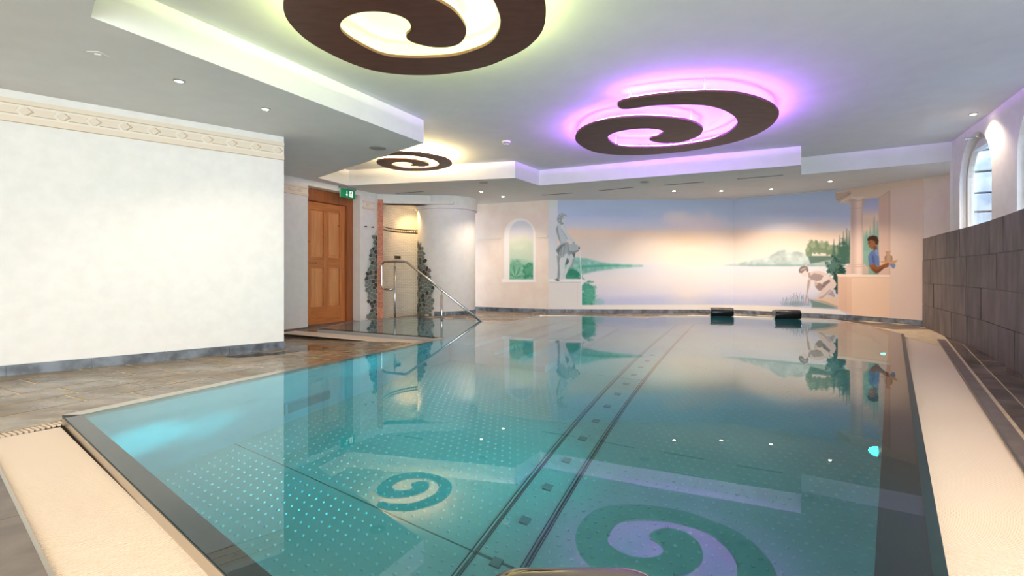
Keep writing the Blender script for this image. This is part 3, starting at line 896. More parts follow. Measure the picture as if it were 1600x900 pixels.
# ------------------------------------------------------------------ frieze on the left wall
def frieze(name, a, b, z0, z1, diamonds, side=1, flip=1):
    """relief band: two fillets, long panels and diamonds between them"""
    root = struct(empty(name))
    a = Vector(a); b = Vector(b); Ln = (b-a).length; d = (b-a)/Ln; nn = Vector((d.y, -d.x))*side
    D3 = Vector((d.x, d.y, 0)); N3 = Vector((nn.x, nn.y, 0)); H = z1-z0
    def pt(s, o, z): q = a+d*s+nn*o; return Vector((q.x, q.y, z))
    def strip(nm, za, zb, th, m):
        MB().box(pt(Ln/2, th/2, (za+zb)/2), D3*Ln/2, N3*th/2, (0, 0, (zb-za)/2)).build(nm, m, root)
    strip('frieze_ground', z0, z1, 0.006, M['cream'])
    strip('frieze_fillet', z0, z0+H*0.24, 0.016, M['sand'])
    strip('frieze_fillet', z1-H*0.20, z1, 0.016, M['sand'])
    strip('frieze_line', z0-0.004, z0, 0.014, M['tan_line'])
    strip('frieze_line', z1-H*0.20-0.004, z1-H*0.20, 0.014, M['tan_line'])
    zc = z0+H*0.52; hh = H*0.155; dw = H*0.20
    def relief(nm, poly, m, th):
        v = [pt(s, 0.0055, z) for s, z in poly]+[pt(s, th, z) for s, z in poly]; k = len(poly)
        f = [tuple(range(k))[::-1], tuple(range(k, 2*k))]+[(i, (i+1) % k, (i+1) % k+k, i+k) for i in range(k)]
        mesh(nm, v, f, m, root)
    ss = [s for s in diamonds if 0 < s < Ln]
    for s in ss:
        relief('diamond', [(s-dw, zc), (s, zc-hh*1.25), (s+dw, zc), (s, zc+hh*1.25)], M['sand'], 0.016)
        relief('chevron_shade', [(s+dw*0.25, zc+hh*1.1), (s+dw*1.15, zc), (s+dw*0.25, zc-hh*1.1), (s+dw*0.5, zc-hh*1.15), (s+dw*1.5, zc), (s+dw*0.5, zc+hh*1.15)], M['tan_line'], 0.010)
    for s0, s1 in zip(ss[:-1], ss[1:]):
        relief('frieze_panel', [(s0+dw*1.5, zc), (s0+dw*1.0, zc-hh), (s1-dw*1.0, zc-hh), (s1-dw*1.5, zc), (s1-dw*1.0, zc+hh), (s0+dw*1.0, zc+hh)], M['sand'], 0.015)
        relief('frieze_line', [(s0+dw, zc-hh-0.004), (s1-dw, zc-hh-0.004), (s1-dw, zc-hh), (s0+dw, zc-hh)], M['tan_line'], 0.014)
    return root
def s_on_wall(px):
    k = (px-800)/FPX      # X = kY
    # WA0 + WAD s
    s = (k*WA0.y-WA0.x)/(WAD.x-k*WAD.y); return s
dpx = [39, 97.5, 147, 195, 240, 283.5, 324, 361.5, 399, 433.5]
ds = [s_on_wall(p) for p in dpx]; step = ds[1]-ds[0]
ds = [ds[0]-step*k for k in (3, 2, 1)]+ds
frieze('trim_1', WA0, WA1, 2.21, 2.41, ds, side=1)
frieze('trim_2', DF0, DF1, 2.20, 2.35, [0.25*k for k in range(8)], side=1)
frieze('trim_3', DF2+AX*0.06, DF2+AX*0.38, 2.14, 2.30, [0.12], side=1)

# ------------------------------------------------------------------ shower corner: brick edge, tiled niche, stone cladding, column
def shower():
    # brick pier edge
    root = struct(empty('wall_brick_edge', (0, 0, 0)))
    a = DF3; bdir = Vector((0.9, 0.25)).normalized(); z = -0.05; i = 0
    while z < 2.26:
        h = 0.115; MB().box((a.x+bdir.x*0.05, a.y+bdir.y*0.05+0.02, z+h/2), Vector((bdir.x, bdir.y, 0))*0.052, Vector((-bdir.y, bdir.x, 0))*0.09, (0, 0, h/2-0.003)).build('brick', M['brick'], root, bevel=0.003)
        z += h; i += 1
    MB().box((a.x+bdir.x*0.05-0.02, a.y+bdir.y*0.05+0.06, 1.1), Vector((bdir.x, bdir.y, 0))*0.06, Vector((-bdir.y, bdir.x, 0))*0.10, (0, 0, 1.2)).build('mortar_core', M['grout'], root)
    # tiled curved wall
    m = mat('small_white_tiles', rough=0.25)
    tc = N(m, 'ShaderNodeTexCoord'); br = N(m, 'ShaderNodeTexBrick')
    br.inputs['Scale'].default_value = 1.0; br.inputs['Brick Width'].default_value = 0.10; br.inputs['Row Height'].default_value = 0.035
    br.inputs['Mortar Size'].default_value = 0.003; br.inputs['Color1'].default_value = srgb(236, 230, 214); br.inputs['Color2'].default_value = srgb(226, 220, 204)
    br.inputs['Mortar'].default_value = srgb(196, 186, 166)
    L(m, tc.outputs['UV'], br.inputs['Vector']); L(m, br.outputs['Color'], bsdf(m).inputs['Base Color'])
    bp = N(m, 'ShaderNodeBump'); bp.inputs['Strength'].default_value = 0.4; bp.inputs['Distance'].default_value = 0.003; bp.invert = True
    L(m, br.outputs['Fac'], bp.inputs['Height']); L(m, bp.outputs[0], bsdf(m).inputs['Normal'])
    arc = catmull([(-2.63, 9.86), (-2.58, 10.25), (-2.36, 10.62), (-2.0, 10.86), (-1.5, 10.95)], 8, closed=False)
    cum = [0]
    for p, q in zip(arc[:-1], arc[1:]): cum.append(cum[-1]+(q-p).length)
    def curved(name, z0, z1, o, mm, uv=True, parent=None):
        v = []; f = []; n = len(arc)
        for i, p in enumerate(arc):
            d = (arc[min(i+1, n-1)]-arc[max(i-1, 0)]).normalized(); nn = Vector((d.y, -d.x))
            q = p+nn*o; v += [(q.x, q.y, z0), (q.x, q.y, z1)]
        f = [(2*i, 2*i+2, 2*i+3, 2*i+1) for i in range(n-1)]
        ob = mesh(name, v, f, mm, parent, smooth=True)
        uvl = ob.data.uv_layers.new(name='UVMap')
        for pl in ob.data.polygons:
            for li, vi in zip(pl.loop_indices, pl.vertices): uvl.data[li].uv = (cum[vi//2], v[vi][2])
        return ob
    niche = struct(curved('wall_shower_niche', -0.18, 2.30, 0.0, m))
    mk = mat('mosaic_black', srgb(34, 26, 22), 0.3); mw = mat('mosaic_white', srgb(216, 206, 180), 0.3)
    curved('mosaic_band', 1.755, 1.835, 0.006, mk, parent=niche)
    tot = cum[-1]; k = int(tot/0.055); mb = MB()
    def arc_at(s):
        for i in range(len(arc)-1):
            if s <= cum[i+1]:
                d = (arc[i+1]-arc[i]).normalized(); return arc[i]+d*(s-cum[i]), d
        return arc[-1], (arc[-1]-arc[-2]).normalized()
    for j in range(k):
        p, d = arc_at((j+0.5)*0.055); nn = Vector((d.y, -d.x)); q = p+nn*0.008
        mb.box((q.x, q.y, 1.795), Vector((d.x, d.y, 0))*0.019, Vector((nn.x, nn.y, 0))*0.003, (0, 0, 0.017))
    stuff(mb.build('mosaic_chips', mw, niche))
    # niche ceiling and header
    MB().prism([(-2.75, 9.75), (-1.2, 9.9), (-1.2, 11.4), (-3.0, 11.4)], 2.29, 2.34).build('niche_ceiling', M['plaster'], niche)
    h = MB(); h.prism([tuple(DF3), (-1.45, 10.05), (-1.45, 10.2), tuple(DF3+Vector((-0.03, 0.2)))], 2.29, 2.5); struct(h.build('wall_shower_header', M['plaster']))
    # assumed lamp inside the niche, unseen, for the warm light on its wall
    d = bpy.data.lights.new('assumed_shower_lamp', 'SPOT'); d.energy = 15; d.color = (1.0, 0.62, 0.26); d.spot_size = math.radians(120); d.spot_blend = 0.7; d.shadow_soft_size = 0.06
    o = bpy.data.objects.new('assumed_shower_lamp', d); COL.objects.link(o); o.location = (-2.16, 10.30, 2.25); o.rotation_euler = Vector((0.12, 0.5, -1)).to_track_quat('-Z', 'Y').to_euler()
    # control panel
    p, dd = arc_at(0.62)
    nn = Vector((dd.y, -dd.x)); D3 = Vector((dd.x, dd.y, 0)); N3 = Vector((nn.x, nn.y, 0))
    r = empty('shower_control', (p.x+nn.x*0.015, p.y+nn.y*0.015, 1.215)); tag(r, 'small bronze control plate on the tiled shower wall', 'control panel')
    MB().box((0, 0, 0), D3*0.085, N3*0.012, (0, 0, 0.035)).build('plate', mat('bronze_plate', srgb(120, 100, 78), 0.4, 0.6), r, bevel=0.004)
    for sx in (-1, 1): MB().lathe([(0.018, 0), (0.015, 0.02)], D3*0.035*sx+N3*0.01, 12, axis=N3).build('knob', M['shadow_gap'], r)
    # stone cladding (crazy paving) left of the bricks and on the column
    cols = [mat('stone_%s' % n_, srgb(*c), 0.5) for n_, c in (('grey', (122, 130, 126)), ('dark', (62, 62, 62)), ('green', (106, 124, 116)), ('mauve', (126, 116, 114)))]
    mj = mat('stone_joint', srgb(205, 206, 200), 0.8)
    return cols, mj
STONES, MJ = shower()

CC = Vector((-0.135*10.62, 10.62)); CR = 0.625
def voronoi_stones(bounds, outline, mapf, name, label, n, seed, th=0.02):
    """irregular stones: Voronoi cells of random seeds, cut to an outline (u,z), laid on a surface by mapf"""
    rs = random.Random(seed); u0, u1, z0, z1 = bounds
    seeds = []
    tries = 0
    while len(seeds) < n and tries < 20000:
        tries += 1; p = (rs.uniform(u0, u1), rs.uniform(z0, z1))
        if all((p[0]-q[0])**2+(p[1]-q[1])**2 > 0.0042 for q in seeds): seeds.append(p)
    back = outline
    root = struct(empty(name))
    tri = tessellate_polygon([[Vector((p[0], p[1], 0)) for p in back]])
    # mortar bed, finely divided so it follows the surface
    bed = MB(); zs = np.linspace(z0, z1, 40)
    def span(z):
        xs = []
        for i in range(len(outline)):
            a, b = outline[i], outline[(i+1) % len(outline)]
            if (a[1] > z) != (b[1] > z): xs.append(a[0]+(b[0]-a[0])*(z-a[1])/(b[1]-a[1]))
        return (min(xs), max(xs)) if len(xs) >= 2 else None
    prev = None; v = []; f = []
    for z in zs:
        sp = span(z+1e-6)
        if sp is None: prev = None; continue
        row = [mapf(sp[0]+(sp[1]-sp[0])*k/6, 0.012, z) for k in range(7)]
        b0 = len(v); v += row
        if prev is not None:
            for k in range(6): f.append((prev+k, prev+k+1, b0+k+1, b0+k))
        prev = b0
    mesh('mortar_bed', v, f, MJ, root)
    groups = {}
    for i, s in enumerate(seeds):
        if not inside(s[0], s[1], outline): continue
        cell = [(u0, z0), (u1, z0), (u1, z1), (u0, z1)]
        for j, q in enumerate(seeds):
            if i == j or abs(q[0]-s[0]) > 0.3 or abs(q[1]-s[1]) > 0.3: continue
            mx, my = (s[0]+q[0])/2, (s[1]+q[1])/2; dx, dy = q[0]-s[0], q[1]-s[1]
            cell = clip_half(cell, (mx, my), (mx-dy, my+dx))
            if len(cell) < 3: break
        if len(cell) < 3: continue
        cx = sum(p[0] for p in cell)/len(cell); cz = sum(p[1] for p in cell)/len(cell)
        cell = [(cx+(p[0]-cx)*0.89, cz+(p[1]-cz)*0.89) for p in cell]
        k = len(cell); h = 0.012+rs.uniform(0.003, 0.008)
        vv = [mapf(p[0], 0.012, p[1]) for p in cell]+[mapf(p[0], h, p[1]) for p in cell]
        ff = [tuple(range(k, 2*k))]+[(a, (a+1) % k, (a+1) % k+k, a+k) for a in range(k)]
        m = rs.choices([0, 1, 2, 3], [5, 4, 3, 1])[0]
        groups.setdefault(m, MB()).add(vv, ff)
    for m, mb in groups.items(): stuff(mb.build('stones', STONES[m], root))
    return root
# left patch lies on the wall right of the door: u = distance from DF3 back towards the door
def map_left(u, o, z):
    q = DF3-AX*u+NX*(o+0.001); return (q.x, q.y, z)
ol = [(0.0, -0.05), (0.0, 1.78), (0.06, 1.74), (0.14, 1.60), (0.17, 1.40), (0.24, 1.18), (0.30, 1.0), (0.32, 0.8), (0.36, 0.62), (0.33, 0.5), (0.27, 0.3), (0.22, 0.16), (0.24, 0.08), (0.36, 0.0), (0.36, -0.05)]
voronoi_stones((-0.01, 0.42, -0.06, 1.82), ol, map_left, 'trim_stone_left', '', 130, 11)
# right patch lies on the column: u = angle * radius from the column's left edge as seen from the pool
def ang_px(px):      # angle on the column where the sight line px meets it (near side)
    k = (px-800)/FPX
    A = k*k+1; B = -2*(k*CC.x+CC.y); C_ = CC.length_squared-CR*CR; D = max(0, B*B-4*A*C_)
    Y = (-B-math.sqrt(D))/(2*A); return math.atan2(Y-CC.y, k*Y-CC.x)
def map_col(u, o, z):
    t = T0+u/CR; return (CC.x+(CR+o)*math.cos(t), CC.y+(CR+o)*math.sin(t), z)
T0 = ang_px(654.5)-0.10
def upx(px): 
    return (ang_px(px)-T0)*CR
orr = [(0, -0.02), (upx(677), -0.02), (upx(678), 0.5), (upx(675), 0.72), (upx(671), 0.95), (upx(666), 1.15), (upx(661), 1.40), (upx(656), 1.55), (0, 1.60)]
voronoi_stones((-0.01, max(p[0] for p in orr)+0.02, -0.03, 1.62), orr, map_col, 'trim_stone_right', '', 190, 12)

def column():
    root = empty('column', (CC.x, CC.y, 0)); tag(root, 'thick round white column with plain collar beside the shower niche', 'column')
    o = MB().lathe([(CR, -0.02), (CR, 2.21), (CR-0.002, 2.22)], seg=72).build('column_shaft', M['plaster'], root, autosmooth=True)
    MB().lathe([(CR+0.001, 2.215), (CR+0.045, 2.222), (CR+0.045, 2.50)], seg=72).build('column_collar', M['plaster'], root, autosmooth=True)
    for k in range(10):
        t0 = ang_px(679)+k*0.19; t1 = t0+0.184
        a0, a1 = t0, t1
        v = []; 
        poly = [(math.cos(a)*r, math.sin(a)*r) for r, aa in ((CR, (a0, (a0+a1)/2, a1)), (CR+0.014, (a1, (a0+a1)/2, a0))) for a in aa]
        MB().prism(poly, -0.02, 0.085).build('skirting_tile', M['slate_base'], root)
    return root
column()
# two wall hooks
for px, py in ((569.5, 354), (580.5, 355)):
    k = (px-800)/FPX; s = (k*DF2.y-DF2.x)/(AX.x-k*AX.y); q = DF2+AX*s; z = CAMH-(py-HZ)*q.y/FPX
    r = empty('wall_hook', (q.x, q.y, z)); tag(r, 'tiny dark wall hook above the stone cladding, %s of the pair' % ('left' if px < 575 else 'right'), 'hook', 'wall hooks')
    N3 = Vector((NX.x, NX.y, 0))
    MB().lathe([(0.014, 0), (0.014, 0.008)], (0, 0, 0), 12, axis=N3).build('hook_plate', M['grey'], r)
    MB().lathe([(0.007, 0.006), (0.007, 0.035), (0.016, 0.04), (0.016, 0.05)], (0, 0, 0), 12, axis=N3).build('hook_peg', M['shadow_gap'], r)

# ------------------------------------------------------------------ back wall and its painting
wb = wall_strip('wall_back', BW, -0.1, 2.5, M['peach'], 0.12, side=-1)
# cover strip between column and back wall
wall_strip('wall_back_corner', [(-1.45, 11.63), (-3.2, 11.9)], -0.1, 2.5, M['plaster'], 0.1, side=1)

def vnoise(x, y, seed=0):
    xi = np.floor(x).astype(int); yi = np.floor(y).astype(int); xf = x-xi; yf = y-yi
    def h(a, b):
        n = (a*374761393+b*668265263+seed*1442695041) & 0x7fffffff
        n = ((n ^ (n >> 13))*1274126177) & 0x7fffffff
        return ((n ^ (n >> 16)) & 0xffff)/65535.0
    u = xf*xf*(3-2*xf); w = yf*yf*(3-2*yf)
    return (h(xi, yi)*(1-u)+h(xi+1, yi)*u)*(1-w)+(h(xi, yi+1)*(1-u)+h(xi+1, yi+1)*u)*w
def fbm(x, y, s, seed=0, o=4):
    r = 0; a = 0.5; t = 0
    for k in range(o): r = r+a*vnoise(x/s, y/s, seed+k); t += a; s = s/2; a /= 2
    return r/t
class Canvas:
    """painting coordinates (x right, y down) -> colour, evaluated at the vertices of the painted sheet"""
    def __init__(s, x, y): s.x = x; s.y = y; s.c = np.zeros((len(x), 3))
    def over(s, a, col):
        a = np.clip(a, 0, 1)[:, None]; s.c = s.c*(1-a)+np.asarray(col, float)*a
    def poly(s, pts, col, soft=0.6, alpha=1.0):
        pts = np.asarray(pts, float); lo = pts.min(0)-3; hi = pts.max(0)+3
        m = (s.x > lo[0]) & (s.x < hi[0]) & (s.y > lo[1]) & (s.y < hi[1]); idx = np.nonzero(m)[0]
        if len(idx) == 0: return
        x = s.x[idx]; y = s.y[idx]; ins = np.zeros(len(idx), bool); d2 = np.full(len(idx), 1e9); n = len(pts)
        for i in range(n):
            ax, ay = pts[i]; bx, by = pts[(i+1) % n]
            c = ((ay > y) != (by > y)) & (x < (bx-ax)*(y-ay)/((by-ay) if by != ay else 1e-9)+ax); ins ^= c
            L2 = (bx-ax)**2+(by-ay)**2+1e-9; t = np.clip(((x-ax)*(bx-ax)+(y-ay)*(by-ay))/L2, 0, 1)
            d2 = np.minimum(d2, (x-ax-t*(bx-ax))**2+(y-ay-t*(by-ay))**2)
        d = np.sqrt(d2)*np.where(ins, 1, -1); a = np.clip(0.5+d/(2*soft), 0, 1)*alpha
        cc = np.asarray(col(x, y) if callable(col) else col, float)
        s.c[idx] = s.c[idx]*(1-a[:, None])+cc*a[:, None]
    def blob(s, cx, cy_, rx, ry, col, soft=0.3, rag=0.0, seed=0, alpha=1.0, rs=6):
        d = np.sqrt(((s.x-cx)/rx)**2+((s.y-cy_)/ry)**2)
        if rag: d = d+rag*(fbm(s.x, s.y, rs, seed)-0.5)
        a = np.clip((1-d)/soft, 0, 1)*alpha; 
        s.over(a, col)
    def line(s, p, q, w, col, alpha=1.0, soft=0.4):
        p = np.array(p, float); q = np.array(q, float); L2 = ((q-p)**2).sum()+1e-9
        t = np.clip(((s.x-p[0])*(q[0]-p[0])+(s.y-p[1])*(q[1]-p[1]))/L2, 0, 1)
        d = np.hypot(s.x-p[0]-t*(q[0]-p[0]), s.y-p[1]-t*(q[1]-p[1])); s.over(np.clip((w/2-d)/soft+0.5, 0, 1)*alpha, col)
def grad(y, stops):
    ys = [p[0] for p in stops]; return np.stack([np.interp(y, ys, [p[1][k] for p in stops]) for k in range(3)], 1)
def sc(pts, ox, oy, k): return [(ox+x/k, oy+y/k) for x, y in pts]

def paint_main(c):
    x, y = c.x, c.y
    w = (fbm(x*0.25, y, 18, 3)-0.5)*10
    c.c = grad(y+w, [(300, (184, 200, 230)), (335, (192, 206, 232)), (352, (220, 220, 230)), (364, (248, 224, 202)), (385, (248, 230, 214)),
                     (412, (244, 236, 232)), (417, (232, 232, 240)), (440, (240, 234, 236)), (458, (226, 224, 240)), (470, (200, 206, 234)), (486, (206, 210, 236))])
    # clouds and the low sun
    c.blob(1085, 352, 62, 26, (238, 222, 222), 0.7, 0.5, 5, 0.75, 14)
    c.blob(1060, 340, 30, 14, (242, 228, 226), 0.7, 0.6, 6, 0.6, 10)
    c.blob(1000, 366, 150, 7, (250, 222, 196), 0.9, 0.3, 7, 0.6)
    c.blob(1075, 396, 70, 50, (255, 236, 210), 1.0, 0.1, 8, 0.75)
    c.blob(1075, 372, 60, 14, (252, 214, 170), 1.0, 0.2, 8, 0.5)
    c.blob(1075, 460, 45, 26, (252, 236, 220), 1.0, 0.2, 8, 0.55)
    c.blob(950, 332, 70, 10, (180, 196, 226), 0.9, 0.5, 9, 0.6, 16)
    c.blob(1230, 330, 90, 12, (182, 190, 220), 0.9, 0.5, 10, 0.6, 16)
    c.blob(1270, 352, 70, 8, (246, 222, 206), 0.9, 0.4, 11, 0.5, 16)
    # left shore
    c.poly([(900, 402), (918, 404), (940, 410), (970, 413), (1004, 414.5), (1004, 416), (960, 420), (930, 424), (905, 430), (885, 440), (880, 400)],
           lambda X, Y: np.array((128, 196, 178))+(fbm(X, Y, 5, 20)[:, None]-0.5)*70, 1.6, 0.85)
    c.poly([(905, 415), (940, 413.5), (985, 414.5), (940, 417), (905, 419)], (70, 168, 142), 1.2, 0.7)
    c.blob(892, 431, 20, 11, (48, 140, 112), 0.25, 0.9, 21, 0.9, 4)
    c.blob(888, 436, 16, 7, (96, 176, 148), 0.3, 1.0, 22, 0.5, 2.5)
    c.blob(918, 452, 12, 17, (66, 156, 132), 0.3, 1.2, 23, 0.9, 4)
    c.blob(916, 468, 17, 13, (52, 150, 124), 0.3, 1.2, 24, 0.95, 4)
    c.blob(921, 462, 12, 14, (120, 196, 170), 0.3, 1.6, 25, 0.55, 2)
    c.blob(935, 472, 11, 7, (150, 200, 196), 0.4, 1.2, 26, 0.6, 3)
    # right shore: mountains, trees
    c.poly([(1135, 414), (1170, 408), (1200, 402), (1216, 392), (1226, 390), (1236, 394), (1246, 392), (1262, 398), (1300, 402), (1300, 416), (1180, 416)],
           lambda X, Y: np.array((186, 206, 206))+(fbm(X, Y, 9, 30)[:, None]-0.5)*90, 1.4, 0.85)
    c.poly([(1130, 414.5), (1220, 413), (1300, 413), (1300, 416), (1180, 416)], (140, 180, 180), 1.0, 0.7)
    for k, (bx, by, rx, ry) in enumerate(((1272, 386, 11, 12), (1287, 388, 12, 12), (1299, 391, 11, 11), (1308, 394, 10, 12), (1264, 394, 6, 9))):
        c.blob(bx, by, rx, ry, (118, 140, 112), 0.25, 0.7, 40+k, 0.95, 4)
        c.blob(bx-2, by-4, rx*0.6, ry*0.5, (158, 174, 140), 0.5, 1.0, 50+k, 0.7, 3)
    c.poly([(1262, 400), (1290, 400), (1322, 400), (1322, 412), (1290, 409), (1266, 412)], (84, 112, 98), 1.2, 0.85)
    c.poly([(1270, 413), (1290, 407), (1312, 406), (1320, 414), (1320, 420), (1290, 416)], (176, 196, 190), 1, 0.8)
    for k, (bx, top) in enumerate(((1303, 374), (1312, 368), (1318, 362), (1323, 357), (1327, 360))):
        c.poly([(bx, top), (bx+4.5, 412), (bx-4.5, 412)], (78, 112, 100), 1.2, 0.9)
    c.blob(1318, 395, 11, 20, (70, 108, 92), 0.3, 1.0, 60, 0.95, 4)
    c.blob(1304, 418, 14, 15, (40, 74, 66), 0.25, 1.3, 61, 0.95, 4)
    c.blob(1312, 436, 12, 26, (38, 72, 64), 0.25, 1.0, 62, 0.95, 4)
    c.blob(1302, 416, 12, 13, (120, 156, 146), 0.3, 2.0, 63, 0.55, 1.8)
    # reeds in the water
    for k in range(26):
        rx = 1222+k*1.7; c.line((rx, 477), (rx+((k*7) % 5-2)*1.3, 462-((k*5) % 7)*1.1+abs(k-16)*0.6), 0.8, (120, 146, 156), 0.7)
    c.blob(1245, 475, 24, 5, (140, 160, 170), 0.6, 0.8, 64, 0.7, 4)
    # stone ledge and its shadow
    c.poly(sc([(395, 700), (430, 760), (440, 815), (810, 830), (805, 800)], 1220, 390, 9), (112, 142, 134), 1.5, 0.9)
    c.poly(sc([(415, 695), (520, 680), (650, 660), (805, 665), (805, 825), (600, 745)], 1220, 390, 9), (226, 202, 180), 0.7)
    c.poly(sc([(415, 695), (600, 742), (805, 822), (805, 800), (620, 725)], 1220, 390, 9), (188, 166, 146), 0.6)
    # kneeling figure
    K = lambda p: sc(p, 1220, 390, 9)
    skin = (226, 208, 202); shade = (176, 158, 154); dark = (128, 112, 108)
    c.poly(K([(650, 640), (730, 570), (765, 655), (740, 672), (700, 640)]), shade, 0.5)
    c.poly(K([(470, 450), (540, 440), (600, 520), (590, 570), (540, 580), (490, 530)]), (158, 140, 132), 0.5)
    c.poly(K([(390, 320), (480, 300), (560, 300), (650, 345), (690, 380), (750, 420), (782, 480), (770, 530), (720, 560), (650, 610), (600, 670), (560, 690), (525, 680), (515, 640), (560, 590), (610, 530), (660, 470), (600, 470), (520, 450), (455, 430), (430, 430), (415, 500), (390, 560), (375, 640), (375, 700), (368, 755), (342, 755), (345, 690), (360, 600), (375, 520), (385, 430), (395, 390)]), skin, 0.5)
    c.poly(K([(400, 380), (470, 330), (560, 350), (625, 385), (570, 430), (500, 445), (455, 425), (425, 425)]), shade, 0.7)
    c.poly(K([(380, 430), (410, 430), (395, 540), (368, 640), (362, 750), (342, 755), (345, 680), (365, 590)]), shade, 0.5, 0.8)
    c.poly(K([(590, 470), (680, 420), (700, 450), (640, 500), (610, 540), (580, 520)]), dark, 0.6, 0.85)
    c.poly(K([(600, 375), (650, 350), (685, 385), (640, 440), (560, 470), (480, 475), (475, 445), (560, 440)]), (236, 222, 214), 0.5)
    c.poly(K([(470, 470), (500, 450), (520, 480), (510, 510), (480, 500)]), (214, 196, 184), 0.5)
    c.poly(K([(520, 680), (570, 695), (620, 660), (720, 570), (690, 560), (600, 640)]), shade, 0.6, 0.7)
    c.poly(K([(385, 320), (410, 330), (415, 400), (390, 390)]), shade, 0.5)
    c.poly(K([(290, 330), (345, 285), (385, 320), (378, 368), (335, 382), (305, 375), (296, 360)]), (236, 222, 218), 0.4)
    c.poly(K([(250, 290), (275, 245), (330, 225), (380, 245), (392, 295), (378, 322), (342, 287), (300, 332), (262, 328)]), (140, 124, 122), 0.4)
    c.poly(K([(270, 285), (330, 255), (370, 262), (340, 275), (290, 305)]), (196, 184, 180), 0.5, 0.8)
    c.blob(1220+355/9, 390+222/9, 2.4, 2.0, (206, 196, 190), 0.3)
    # temple on the right: wall, column, window
    c.poly([(1309, 431), (1442, 431), (1470, 440), (1470, 512), (1380, 512), (1309, 483)], (240, 208, 182), 0.6)
    c.poly([(1390, 280), (1520, 262), (1520, 520), (1390, 520)], (232, 208, 192), 0.6)
    c.poly([(1329, 428), (1389, 428), (1389, 300), (1352, 303), (1329, 310)], (210, 206, 214), 0.5, 0.0)
    # sky and firs in the opening
    m = [(1347, 311), (1373, 309), (1373, 432), (1347, 432)]
    c.poly(m, lambda X, Y: grad(Y, [(309, (172, 182, 216)), (325, (196, 196, 220)), (338, (246, 218, 196)), (358, (240, 214, 190)), (372, (150, 186, 168)), (430, (130, 176, 160))]), 0.4)
    for bx, top in ((1366, 338), (1371, 345), (1360, 352), (1354, 360)):
        c.poly([(bx, top), (bx+5, 392), (bx-5, 392)], (128, 172, 154), 1.2, 0.85)
    c.poly([(1373, 303), (1391, 297), (1391, 432), (1373, 432)], (222, 190, 172), 0.5)
    c.poly([(1388.5, 299), (1391, 297), (1391, 432), (1389, 432)], (208, 178, 160), 0.6)
    # beam over the column
    c.poly([(1305, 300), (1325, 296), (1445, 276), (1445, 288), (1390, 298), (1373, 309), (1345, 311), (1329, 318), (1312, 317)], (230, 206, 186), 0.6)
    c.poly([(1305, 302), (1329, 299), (1329, 304), (1311, 316), (1306, 312)], (206, 182, 164), 0.5)
    c.line((1308, 312), (1329, 302), 1.2, (184, 158, 140)); c.line((1313, 316), (1332, 306), 1.0, (244, 226, 210)); c.line((1390, 298), (1373, 309), 0.9, (206, 180, 162))
    # shaft with round shading
    def shaft(X, Y):
        t = (X-1328.5)/(1349-1328.5); l = np.interp(t, [0, 0.15, 0.3, 0.6, 0.8, 1.0], [0.93, 0.86, 0.90, 1.02, 1.0, 0.86])
        return np.array((238, 212, 198))*l[:, None]
    c.poly([(1329.5, 324), (1348, 324), (1349, 412), (1328, 412)], shaft, 0.5)
    c.poly([(1324, 313), (1331, 309), (1350, 309), (1352, 314), (1348, 322), (1349, 326), (1328, 326), (1329, 321)], shaft, 0.5)
    c.line((1327, 314), (1351, 313), 1.1, (206, 180, 166)); c.line((1328, 325.5), (1349, 325), 1.0, (206, 178, 162)); c.line((1330, 309.5), (1350, 308.5), 1.4, (246, 230, 220))
    c.poly([(1326, 412), (1351, 412), (1354, 416), (1357, 418), (1357, 428), (1322, 428), (1322, 417)], shaft, 0.5)
    c.line((1326, 413), (1351, 413), 1.0, (204, 176, 162)); c.line((1323, 416.5), (1355, 416.5), 1.2, (208, 180, 166))
    c.poly([(1307, 428), (1391, 429.5), (1391, 433), (1309, 432.5)], (248, 226, 208), 0.5)
    c.line((1309, 433.5), (1391, 434), 0.9, (214, 180, 156)); c.line((1330, 434), (1330, 492), 0.8, (230, 190, 160), 0.6)
    c.poly([(1309.5, 433), (1330, 433.5), (1330, 490), (1309.5, 482)], (228, 190, 166), 0.6, 0.7)
    # boy with tray and jug
    B = lambda p: sc(p, 1300, 280, 5.293)
    c.poly(B([(390, 680), (440, 675), (520, 670), (545, 668), (530, 690), (480, 702), (420, 694)]), (206, 160, 110), 0.4)
    c.poly(B([(470, 700), (520, 695), (527, 715), (515, 738), (500, 738), (488, 722)]), (130, 140, 190), 0.5)
    c.poly(B([(303, 712), (355, 698), (378, 725), (440, 698), (472, 692), (468, 726), (430, 737), (385, 775), (360, 780), (325, 750)]), (142, 90, 58), 0.5)
    c.poly(B([(330, 735), (375, 752), (432, 722), (430, 737), (385, 775), (360, 780)]), (112, 66, 42), 0.5, 0.8)
    c.poly(B([(298, 640), (315, 602), (350, 585), (380, 572), (390, 640), (394, 722), (375, 715), (352, 698), (305, 712)]), (98, 122, 172), 0.5)
    c.poly(B([(330, 620), (350, 640), (356, 698), (340, 700), (330, 660)]), (70, 92, 142), 0.6, 0.8)
    c.poly(B([(350, 590), (378, 580), (384, 640), (366, 625)]), (136, 156, 198), 0.6, 0.8)
    c.poly(B([(298, 515), (320, 498), (350, 508), (366, 540), (372, 575), (345, 592), (340, 575), (325, 580), (316, 567), (303, 560), (304, 546), (294, 532)]), (146, 96, 66), 0.4)
    c.poly(B([(340, 560), (372, 550), (375, 575), (345, 592)]), (110, 66, 44), 0.5, 0.8)
    c.poly(B([(290, 502), (300, 478), (340, 464), (374, 474), (386, 508), (380, 541), (364, 543), (352, 512), (320, 500), (300, 516)]), (72, 44, 32), 0.4)
    c.line(B([(304, 527)])[0], B([(313, 526)])[0], 0.7, (50, 30, 22))
